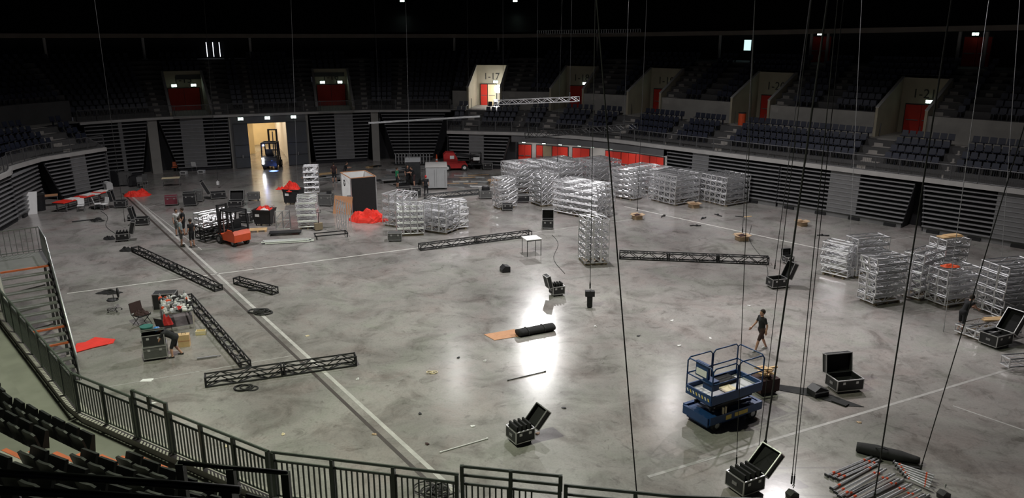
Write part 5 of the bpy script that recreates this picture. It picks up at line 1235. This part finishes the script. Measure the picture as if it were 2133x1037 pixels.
for q in ((-.2, .2, -.14, -.12), (-.2, .2, .12, .14), (-.2, -.18, -.12, .12), (.18, .2, -.12, .12)): MB().bx(*q, .02, .16).build('side', 'cream', r)
for i, (px, py) in enumerate(((430, 747), (530, 606))):
    mb = MB(); mb.bar((-.35, 0, .04), (.4, .05, .04), .09, .07); mb.bar((.3, 0, .05), (.55, .08, .05), .03); tag(mb.build('hand_tool', 'steel' if i == 0 else 'black', loc=G(px, py), rz=.3 if i == 0 else -.2), ('grey hand tool lying alone left of the crossing trusses', 'black bar lying beside the short black truss')[i], 'tool')
MB2 = MB(); MB2.prism([(-.2, -.12), (.22, -.1), (.2, .13), (-.18, .1)], .001, .008); MB2.prism([(-.1, -.08), (.26, -.02), (.2, .16), (-.12, .08)], .008, .014); tag(MB2.build('paper_sheet', 'white', loc=G(305, 792)), 'white sheets of paper on the floor at lower left', 'paper')
# coils of cable
def coil(px, py, rad, n, label, m='rubber', tr=.022, zr=1.0):
    c = G(px, py); mb = MB()
    for k in range(n):
        ox, oy = random.uniform(-.5, .5)*rad*2, random.uniform(-.25, .25)*rad*2; rr = rad*random.uniform(.55, 1.05)
        mb.path([(ox+rr*math.cos(a*PI/10)*1.25, oy+rr*math.sin(a*PI/10), tr+.012*k) for a in range(20)], tr, 5, True)
    return tag(mb.build('cable_coil', m, loc=c), label, 'cable')
coil(517, 808, .26, 4, 'loops of black cable under the crossing trusses'); coil(543, 650, .32, 6, 'thick coil of black cable on the duct line', tr=.032); coil(900, 777, .14, 4, 'small pale coil on the open floor', 'cream', .015)
coil(905, 1024, .3, 7, 'coil of dark cable seen through the near railing'); coil(200, 460, .3, 6, 'black gear coil near the open cases at left')
mb = MB(); mb.path([(G(150, 463)+(G(205, 457)-G(150, 463))*t+Vector((0, 0, .05))) for t in (0, .5, 1)], .04, 6); mb.ball(G(205, 457)+Vector((0, 0, .05)), .15, 8, 6, (1.6, 1, .7)); tag(mb.build('tripod_bag', 'black'), 'long dark stand lying flat at left', 'stand')
for px, py, lb, s in ((228, 498, 'dark gear with bright caps beside the open case', .5), (265, 522, 'black bag at the end of the left black truss', .55), (205, 432, 'black tangle between the white chairs', .8)):
    heap(G(px, py), s*1.6, s, .3, 'blackcloth', 'gear_bag', lb, 'bag', px)
# middle things
r = thing('floor_speaker', 'small black wedge speaker alone in the middle left of the small open case', 'speaker', G(1052, 565), R(20)); MB().prism_y([(-.22, 0), (-.22, .2), (-.05, .36), (.22, .3), (.22, 0)], -.26, .26).build('cabinet', 'black', r); MB().hexa([(-.235, -.22, .03), (-.225, -.22, .03), (-.225, .22, .03), (-.235, .22, .03), (-.235, -.22, .19), (-.225, -.22, .19), (-.225, .22, .19), (-.235, .22, .19)]).build('grille', 'darksteel', r)
p = G(1228, 640); r = thing('chain_hoist', 'black chain hoist hanging just above the floor below the lone tower', 'hoist', p+Vector((0, 0, .05)))
MB().bx(-.12, .12, -.12, .12, 0, .5).build('chain_bag', 'blackcloth', r); MB().bx(-.22, .22, -.13, .13, .52, .78).build('motor', 'black', r); MB().path([(0, 0, .78), (.05, 0, .86), (0, 0, .92), (-.04, 0, .86)], .015, 6).build('hook', 'steel', r)
mb = MB(); q = [G(x, y) for x, y in ((1008, 697), (1072, 686), (1080, 701), (1030, 709))]; mb.prism([(v.x-q[0].x, v.y-q[0].y) for v in q], .001, .02); mb.prism([((v.x-q[0].x)*.5+.4, (v.y-q[0].y)*.5+.1) for v in q], .02, .022); tag(mb.build('board', 'ply', loc=q[0]), 'brown board lying flat beside the black roll', 'board')
a = G(1078, 700); b = G(1152, 686); d = b-a; mb = MB(); L = d.length
vs = []
for i in range(13):
    u = i/12; rr = .17*(1+.12*noise.noise(Vector((u*4, 3, 1))))
    for k in range(12):
        t = 2*PI*k/12; vs.append((L*u, math.cos(t)*rr*1.5, .15+math.sin(t)*rr*.85))
mb.add(vs, [(i*12+k, i*12+(k+1) % 12, (i+1)*12+(k+1) % 12, (i+1)*12+k) for i in range(12) for k in range(12)]+[tuple(range(11, -1, -1)), tuple(range(144, 156))])
r = thing('cloth_roll', 'thick black roll of cloth beside the brown board', 'roll', a, math.atan2(d.y, d.x)); mb.build('roll', 'blackcloth', r, True)
for u in (.25, .7): MB().path([(L*u, .28*math.cos(t*.5236), .15+.165*math.sin(t*.5236)) for t in range(12)], .015, 5, True).build('strap', 'darksteel', r)
def rod(p1, p2, w, m, label, z=.02):
    a = G(*p1, z); b = G(*p2, z); mb = MB(); mb.tube((0, 0, 0), b-a, w/2, 6); mb.tube((b-a)*.96, (b-a), w*.8, 6); mb.tube((0, 0, 0), (b-a)*.04, w*.8, 6); return tag(mb.build('rod', m, loc=a), label, 'rod')
rod((916, 942), (1016, 913), .04, 'white', 'white rod lying left of the open divider case'); rod((1057, 792), (1137, 773), .035, 'casegrey', 'dark rod lying on the bright patch of floor')
# strip of black carpet, lump, crate with timber, right side
q = [G(x, y) for x, y in ((1612, 800), (1700, 812), (1800, 848), (1760, 846), (1690, 826), (1612, 811))]; mb = MB(); mb.prism([(v.x-q[0].x, v.y-q[0].y) for v in q], .001, .018)
mb.bar(G(1735, 835)-q[0]+Vector((0, 0, .03)), G(1765, 846)-q[0]+Vector((0, 0, .03)), .25, .06); tag(mb.build('carpet_strip', 'blackcloth', loc=q[0]), 'long black carpet strip on the floor right of the scissor lift', 'carpet')
r = thing('flight_case', 'small black case with bright fittings on the carpet strip', 'case', G(1703, 822), R(20)); MB().prism_y([(-.3, .02), (-.32, .25), (-.1, .4), (.3, .22), (.3, .02)], -.22, .22).build('body', 'case', r); MB().bx(-.31, .31, -.23, -.2, .17, .22).build('edge_trim', 'chrome', r); MB().path([(.3, 0, .1), (.45, .1, .12), (.4, .25, .05)], .02, 6).build('cable', 'black', r)
r = thing('wheeled_crate', 'dark crate heaped with pale timber offcuts behind the scissor lift', 'crate', G(1590, 815), R(20)); MB().bx(-.4, .4, -.35, .35, .12, .6).build('body', 'tdark', r)
for x in (-.3, .3):
    for y in (-.25, .25): put('castor', me_castor, r, (x, y, .02))
rd = random.Random(5)
for k in range(12): MB().box((rd.uniform(-.2, .2), rd.uniform(-.18, .18), .64+.03*k), (.5, .09, .05), rd.uniform(-.9, .9), rd.uniform(-.2, .2)).build('offcut', 'wood', r)
# poles at the lower right
def pole(p1, p2, label, group, z):
    a = G(*p1, z); b = G(*p2, z); d = b-a; r = thing('support_pole', label, 'pole', a, math.atan2(d.y, d.x), group); L = d.length
    MB().tube((0, 0, 0), (L, 0, 0), .033, 8).build('tube', 'aludull', r); MB().tube((L*.12, 0, 0), (L*.17, 0, 0), .036, 8).build('red_band', 'orange', r); MB().tube((L*.8, 0, 0), (L*.84, 0, 0), .036, 8).build('red_band', 'orange', r)
    MB().bx(-.02, .01, -.07, .07, -.03, .05).build('foot_plate', 'darksteel', r)
for k in range(3): pole((1722+k*11, 990+k*4), (1816+k*10, 951+k*3), 'grey pole in the small bundle under the black bag end', 'poles in the upper small bundle', .05)
for k in range(14): pole((1733+k*8, 1018+k*5.2+(k % 3)*3), (1828+k*9, 966+k*5.4+(k % 2)*5), 'grey pole with red bands in the big bundle at the lower right', 'poles in the big bundle', .05+.05*(k % 3))
for k in range(6): pole((1862+k*5, 963+k*6), (1946-k*2, 991+k*5), 'grey pole crossing the right end of the big bundle', 'poles crossing the big bundle', .14+.03*(k % 2))
a = G(1783, 938); b = G(1915, 968); d = b-a; L = d.length; vs = []; mb = MB()
for i in range(15):
    u = i/14; rr = .2*(1-.55*abs(2*u-.8)**2*.6)*(1+.15*noise.noise(Vector((u*5, 1, 1))))
    for k in range(12): t = 2*PI*k/12; vs.append((L*u, math.cos(t)*rr*1.35, max(.005, .14+math.sin(t)*rr*.8)))
mb.add(vs, [(i*12+k, i*12+(k+1) % 12, (i+1)*12+(k+1) % 12, (i+1)*12+k) for i in range(14) for k in range(12)]+[tuple(range(11, -1, -1)), tuple(range(168, 180))])
r = thing('pole_bag', 'long soft black bag lying above the bundle of poles', 'bag', a, math.atan2(d.y, d.x)); mb.build('bag', 'blackcloth', r, True); MB().path([(L*.3, -.1, .3), (L*.4, -.15, .36), (L*.5, -.1, .31)], .015, 6).build('carry_strap', 'black', r); MB().box((L*.85, -.25, .04), (.5, .3, .06), .3).build('flap', 'blackcloth', r)
for px, py, lb in ((1650, 1036, 'bottom edge below the double cable'), (1965, 1036, 'bottom edge right of the poles')):
    c = G(px, py); r = thing('hook_box', 'small dark rigging box at the %s' % lb, 'box', c, .4); MB().prism_y([(-.14, 0), (-.17, .15), (-.05, .24), (.14, .14), (.15, 0)], -.11, .11).build('body', 'case', r); MB().path([(0, 0, .3), (.03, 0, .38), (0, 0, .44), (-.03, 0, .38)], .015, 6).build('hook', 'steel', r)
# ================================================================== CABLES
def cable(bot, top, label, rad=.02, zb=.02, m='rubber', sag=0.0, ztop=None, p0=None):
    a = p0 if p0 is not None else G(*bot)+Vector((0, 0, zb)); t = PY(top[0], top[1], a.y); t = a+(t-a)*((26-a.z)/(t.z-a.z))
    pts = []
    for k in range(9):
        u = k/8; q = a.lerp(t, u); q.x += sag*math.sin(PI*u)*.5; pts.append(q-a)
    r = MB(); r.path(pts, rad, 6); r.tube((0, 0, 0), pts[1].normalized()*.25, rad*2.2, 8); r.ball(pts[1].normalized()*.3, rad*2, 8, 6)
    return tag(r.build('hanging_cable', m, loc=a), label, 'cable')
cable((1332, 1100), (1243, 0), 'thick black cable hanging before the front truss pile to the bottom edge', .018)
cable((1588, 975), (1700, 170), 'thick black cable rising from the open case at the bottom edge', .026, .6)
cable((1575, 985), (1655, 300), 'thin cable just left of the thick one at the bottom case', .01, .5)
cable((1531, 1000), (1573, 0), 'thin cable passing the front of the scissor lift', .01, .5)
cable((1646, 1030), (1703, 440), 'first strand of the double cable right of the scissor lift', .012, .35); cable((1651, 1030), (1712, 440), 'second strand of the double cable right of the scissor lift', .01, .35)
cable((1819, 1050), (1920, 400), 'dark cable running down to the bundle of poles', .019); cable((1915, 985), (2092, 400), 'dark slanting cable at the right ending at the poles', .014)
cable((1546, 492), (1562, 200), 'thin cable rising from the cardboard box with a crossbar', .02, .25); cable((1612, 575), (1648, 300), 'thin cable rising from the open case by the long truss', .018, .4)
cable((1228, 640), (1240, 0), 'chain cable above the black hoist', .016, .95); cable((1327, 448), (1336, 250), 'thin cable above the cardboard box at the white line', .016, .3)
cable((455, 392), (440, 200), 'thin cable left of the gate ending in a small white weight', .014, .3); cable((262, 475), (238, 300), 'thin cable over the left open cases', .014, .4); cable((1000, 300), (985, 0), 'thin cable before the corner seating', .016, 0); cable((620, 395), (606, 0), 'thin pale cable above the truss tower', .012, 0, 'aludull')
cable((855, 385), (845, 0), 'thin pale cable above the container', .012, 2.2, 'aludull'); cable((1965, 690), (2060, 0), 'thin pale cable before the right stand', .014, 0, 'aludull'); cable((2085, 560), (2120, 60), 'thin pale cable at the far right', .014, 0, 'aludull')
cable((1770, 500), (1795, 0), 'thin pale cable rising over the right bank', .014, 0, 'aludull'); cable((1160, 400), (1168, 100), 'thin dark cable over the big pile', .014, 2.5)
a = G(1546, 492); r = thing('crossbar', 'crossbar hung on the cable over the cardboard box', 'bar', a+Vector((0, 0, hgt(1546, 492, 452)))); MB().tube((-.55, 0, .06), (0, 0, 0), .03, 8).build('arm', 'black', r); MB().tube((0, 0, 0), (.5, 0, .05), .03, 8).build('arm', 'wood', r); MB().bx(-.07, .07, -.07, .07, -.2, 0).build('clamp', 'steel', r)
a = G(455, 392); MB2 = MB(); MB2.bx(-.09, .09, -.09, .09, 0, .28); MB2.tube((0, 0, .28), (0, 0, .36), .03, 6); tag(MB2.build('counter_weight', 'white', loc=a+Vector((0, 0, .3))), 'small white weight hanging at left of the gate', 'weight')
for a_, b_, lb in (((1150, 490), (1170, 570), 'cable trailing from the dark case to the small open case'), ((1598, 585), (1560, 470), 'cable trailing behind the long black truss'), ((210, 440), (240, 490), 'cable trailing between the left open cases')):
    A = G(*a_); B = G(*b_); pts = [A.lerp(B, k/10)+Vector((.25*math.sin(k*.7), 0, .015))-A for k in range(11)]; tag(MB().path(pts, .015, 5).build('floor_cable', 'rubber', loc=A), lb, 'cable')
# ================================================================== PEOPLE
def bone_cap(mb, a, b, r0, r1):
    mb.tube(a, b, r0, 10, r1); mb.ball(a, r0, 10, 8); mb.ball(b, r1, 10, 8)
def person(p, rz, label, pose='stand', shirt='tblack', shorts='tblack', sleeve=True, longleg=False, helmet=False, shoes='shoe', H=1.77, sw=0.0, hairm='hair'):
    # faces +x, z up, joints in metres for 1.77
    lean = {'stand': .02, 'walk': .06, 'bend': 1.05, 'work': .3, 'reach': .5}[pose]; V = Vector
    hipz = {'bend': .86, 'work': .92}.get(pose, .93); pel = V((0, 0, hipz))
    up = V((math.sin(lean), 0, math.cos(lean))); fw = V((math.cos(lean), 0, -math.sin(lean)))
    if pose == 'bend': pel = V((-.12, 0, .84))
    ch = pel+up*.36; nk = pel+up*.54; hd_up = (up+V((.25, 0, .35 if pose != 'bend' else .2))).normalized() if lean > .2 else up
    hd = nk+hd_up*.17
    B = []  # a,b,r0,r1,mat
    B += [(pel, pel+up*.18, .145, .135, 'shirt'), (pel+up*.18, ch, .135, .15, 'shirt'), (ch, nk-up*.06, .14, .09, 'shirt'), (nk-up*.04, nk+hd_up*.06, .06, .055, 'skin')]
    for s in (-1, 1):
        sh = pel+up*.49+V((0, s*.185, 0)); hp = pel+V((0, s*.09, -.03))
        B.append((ch+up*.06+V((0, s*.06, 0)), sh, .11, .075, 'shirt'))
        B.append((pel+V((0, s*.05, .0)), hp, .14, .115, 'shorts'))
        if pose == 'walk':
            A = {1: (.30, .05), -1: (-.42, .05)}[s]; kn = hp+V((math.sin(A[0]+.1)*.43, 0, -math.cos(A[0]+.1)*.43)); an = kn+V((math.sin(A[0]-.05)*.41, 0, -math.cos(A[0]-.05)*.41))
            el = sh+V((-s*.1, s*.05, -.27)); wr = el+V((-s*.05+.14, -.0, -.19)) if s < 0 else el+V((.02, 0, -.25))
        elif pose == 'bend':
            kn = hp+V((.12+.04*s, s*.05, -.40)); an = kn+V((-.12+.1*s, s*.02, -.40)); el = sh+V((.12, s*.04, -.24)); wr = el+V((.1, -s*.04, -.22))
        elif pose in ('work', 'reach'):
            kn = hp+V((.05*s, s*.05, -.44)); an = kn+V((-.02, s*.02, -.42)); el = sh+V((.16, s*.06, -.2)); wr = el+V((.2, -s*.08, .02 if pose == 'work' else -.1))
        else:
            kn = hp+V((.02, s*.03+.02*sw, -.45)); an = kn+V((-.02, s*.015, -.41)); el = sh+V((-.03, s*.06, -.27)); wr = el+V((.12 if s > 0 else .06, 0, -.21))
        an.z = max(an.z, .075); fl = an+V((.0, 0, -.035))
        mid = hp.lerp(kn, .92)
        B += [(hp, mid, .105, .072, 'shorts'), (mid, kn, .062, .056, 'shorts' if longleg else 'skin'), (kn, kn.lerp(an, .35), .055, .06, 'shorts' if longleg else 'skin'), (kn.lerp(an, .35), an, .058, .04, 'shorts' if longleg else 'skin'),
              (an+V((-.05, 0, -.035)), an+V((.15, s*.02, -.045)), .042, .032, 'shoes')]
        e2 = sh.lerp(el, .62)
        B += [(sh, e2, .066, .052, 'shirt' if sleeve else 'skin'), (e2, el, .048, .042, 'skin'), (el, wr, .043, .03, 'skin')]
        B.append(('hand', el, wr, s))
    mb = MB(); segs = []
    for b in B:
        if b[0] == 'hand': continue
        bone_cap(mb, *b[:4]); segs.append(b)
    # head shape
    hm = MB(); hm.ball(hd, .105, 16, 12, (.98, .8, 1.2)); hm.ball(hd+V((.045, 0, -.06)), .065, 10, 8, (1, .85, 1)); mb.add(hm.v, hm.f)
    mb.ball(hd+V((.108, 0, -.015)), .02, 8, 6, (1, .8, 1.4))
    for s in (-1, 1): mb.ball(hd+V((-.005, s*.085, -.01)), .026, 8, 6, (1, .5, 1.3))
    segs.append((hd+V((0, 0, -.05)), hd+V((0, 0, .05)), .1, .1, 'skin'))
    me = mb.mesh('person', None); t = bpy.data.objects.new('tmp', me); COL.objects.link(t)
    rm = t.modifiers.new('r', 'REMESH'); rm.mode = 'VOXEL'; rm.voxel_size = .022; rm.use_smooth_shade = True
    sm = t.modifiers.new('s', 'SMOOTH'); sm.factor = .5; sm.iterations = 3
    dg = bpy.context.evaluated_depsgraph_get(); me2 = bpy.data.meshes.new_from_object(t.evaluated_get(dg)); bpy.data.objects.remove(t); bpy.data.meshes.remove(me)
    slots = ['skin', 'shirt', 'shorts', 'shoes']; mm = {'skin': 'skin', 'shirt': shirt, 'shorts': shorts, 'shoes': shoes}
    me2.materials.clear()
    for s in slots: me2.materials.append(M[mm[s]])
    bm = bmesh.new(); bm.from_mesh(me2)
    for f in bm.faces:
        c = f.calc_center_median(); best = (9, 'skin')
        for a, b, r0, r1, tg in segs:
            ab = b-a; u = max(0, min(1, (c-a).dot(ab)/max(ab.length_squared, 1e-9))); dd = (c-a-ab*u).length-(r0+(r1-r0)*u)
            if dd < best[0]: best = (dd, tg)
        f.material_index = slots.index(best[1]); f.smooth = True
    def addhand(mbh):
        vs = [bm.verts.new(v) for v in mbh.v]
        for f in mbh.f:
            try: nf = bm.faces.new([vs[i] for i in f]); nf.material_index = 0; nf.smooth = True
            except ValueError: pass
    for b in B:
        if b[0] != 'hand': continue
        _, el, wr, s = b; d = (wr-el).normalized(); side = V((0, 1, 0)); side = (side-d*side.dot(d)).normalized(); nrm = d.cross(side).normalized()
        # the palm hangs with the thumb forward
        fwd = V((1, 0, 0)); fwd = (fwd-d*fwd.dot(d)); fwd = fwd.normalized() if fwd.length > .2 else nrm; thick = d.cross(fwd).normalized()
        h = MB(); pa = wr-d*.02; pb = wr+d*.085; u = fwd*.042; v = thick*.016
        h.hexa([pa-u*.7-v, pa+u*.7-v, pa+u*.7+v, pa-u*.7+v, pb-u-v, pb+u-v, pb+u+v, pb-u+v])
        for k, ln in enumerate((.062, .075, .07, .052)):
            f0 = pb+fwd*(.031-.021*k)-d*.005; f1 = f0+d*ln*.55; f2 = f1+(d*.8-thick*s*.6).normalized()*ln*.5
            h.tube(f0, f1, .0095, 6, .0088); h.tube(f1, f2, .0088, 6, .007)
        f0 = wr+d*.03+fwd*.036; f1 = f0+(d*.6+fwd*.75).normalized()*.04; f2 = f1+(d*.95+fwd*.1).normalized()*.032; h.tube(f0, f1, .012, 6, .0105); h.tube(f1, f2, .0105, 6, .008); addhand(h)
    bm.to_mesh(me2); bm.free()
    z0 = min(v.co.z for v in me2.vertices); sc = H/1.77
    r = thing('person', label, 'person', p, rz); me2.name = 'body'; o = put('body', me2, r, (0, 0, -z0*sc)); o.scale = (sc,)*3
    def sub(mb_, name, m): q = mb_.build(name, m, r, True); q.location = (0, 0, -z0*sc); q.scale = (sc,)*3; return q
    if helmet:
        hb = MB(); hb.ball(hd+hd_up*.045, .128, 14, 8, (1.08, .95, .8)); hb.tube(hd+hd_up*.02, hd+hd_up*.035, .14, 14); sub(hb, 'helmet', 'helmet')
    else:
        hb = MB(); hb.ball(hd+V((-.018, 0, .022))+hd_up*.012, .112, 14, 10, (1.0, .86, 1.1))
        # keep the face free: drop the front-lower part
        keep = [f for f in hb.f if sum((V(hb.v[i])-hd).x for i in f)/len(f) < .045+max(0, (sum((V(hb.v[i])-hd).z for i in f)/len(f)-.05))*3 and sum((V(hb.v[i])-hd).z for i in f)/len(f) > -.07]
        hb.f = keep; sub(hb, 'hair', hairm)
    ey = MB()
    for s in (-1, 1): ey.ball(hd+V((.092, s*.032, .012)), .011, 6, 5)
    sub(ey, 'eyes', 'hair'); mo = MB(); mo.ball(hd+V((.098, 0, -.062)), .02, 8, 5, (.5, 1.2, .3)); sub(mo, 'mouth', 'maroon')
    return r
person(G(1583, 729), R(195), 'person in dark tee and shorts striding across the open floor', 'walk', 'tblack', 'tdark', shoes='shoew', H=1.8)
person(G(2000, 692), R(15), 'person in black vest and shorts bending at the right truss piles', 'reach', 'tblack', 'tblack', sleeve=False, H=1.78)
person(G(363, 742), R(190), 'person with a blue helmet bent over the tool cases', 'bend', 'tblack', 'tblack', helmet=True, H=1.75)
person(G(379, 512), R(20), 'person in grey tee standing on the duct line', 'stand', 'tgrey', 'casegrey', H=1.8)
person(G(402, 514), R(160), 'person in black tee with legs apart beside the forklift', 'stand', 'tblack', 'tblack', H=1.75, sw=.5)
person(G(372, 490), R(-40), 'person in white top standing behind the grey tee', 'stand', 'twhite', 'casegrey', H=1.75)
person(G(385, 489), R(200), 'person in black top turned away behind the group', 'stand', 'tblack', 'tblack', H=1.78)
person(G(646, 400), R(180), 'person in black tee working at the truss tower', 'work', 'tblack', 'tblack', H=1.75)
person(G(661, 388), R(200), 'person in dark clothes half hidden behind the truss tower', 'stand', 'tblack', 'tblack', longleg=True, H=1.8)
person(G(697, 380), R(90), 'person in dark top standing left behind the booth', 'stand', 'tdark', 'tblack', H=1.75)
person(G(719, 376), R(10), 'person stooping behind the booth', 'work', 'tblack', 'tdark', H=1.7)
person(G(828, 391), R(30), 'person in green top beside the trolley case', 'stand', 'tgreen', 'tblack', H=1.75)
person(G(850, 385), R(-60), 'person in black standing left of the container', 'stand', 'tblack', 'tblack', longleg=True, H=1.72)
person(G(863, 387), R(200), 'person in black leaning beside the container', 'work', 'tblack', 'tdark', H=1.72)
person(G(888, 408), R(90), 'person in black with a cap in front of the container doors', 'stand', 'tblack', 'tblack', longleg=True, H=1.65, hairm='redcase')
# small bollard light near the lift
r = thing('traffic_cone', 'orange cone beside the red boom lift', 'cone', G(910, 345)); MB().bx(-.2, .2, -.2, .2, 0, .04).build('base', 'orange', r); MB().tube((0, 0, .04), (0, 0, 1.1), .16, 12, .05).build('body', 'orange', r); MB().tube((0, 0, .5), (0, 0, .68), .112, 12, .095).build('white_band', 'white', r)

# bits of litter on the open floor
LIT = [(985, 888, 'white'), (1010, 752, 'twhite'), (590, 905, 'cream'), (780, 905, 'cardboard'), (1120, 903, 'cardboard'), (875, 862, 'black'), (1175, 850, 'black'), (1400, 668, 'white'), (1480, 705, 'white'), (1560, 637, 'twhite'), (1330, 700, 'black'), (1240, 680, 'twhite'), (1790, 880, 'cardboard'), (640, 700, 'cream'), (745, 790, 'twhite'), (470, 930, 'cream'), (320, 840, 'white'), (955, 745, 'black'), (890, 925, 'tdark'), (1415, 720, 'white')]
for i, (px, py, m) in enumerate(LIT):
    mb = MB(); q = [(.09*math.cos(a)*(1+.4*math.sin(a*3+i)), .06*math.sin(a)) for a in (0, 1.1, 2.3, 3.2, 4.4, 5.3)]; mb.prism(q, .001, .02); mb.prism([(x*.5+.03, y*.6) for x, y in q], .02, .035)
    tag(mb.build('litter_scrap', m, loc=G(px, py), rz=i), 'tiny crumpled scrap lying on the open floor', 'litter', 'scraps of litter on the floor')
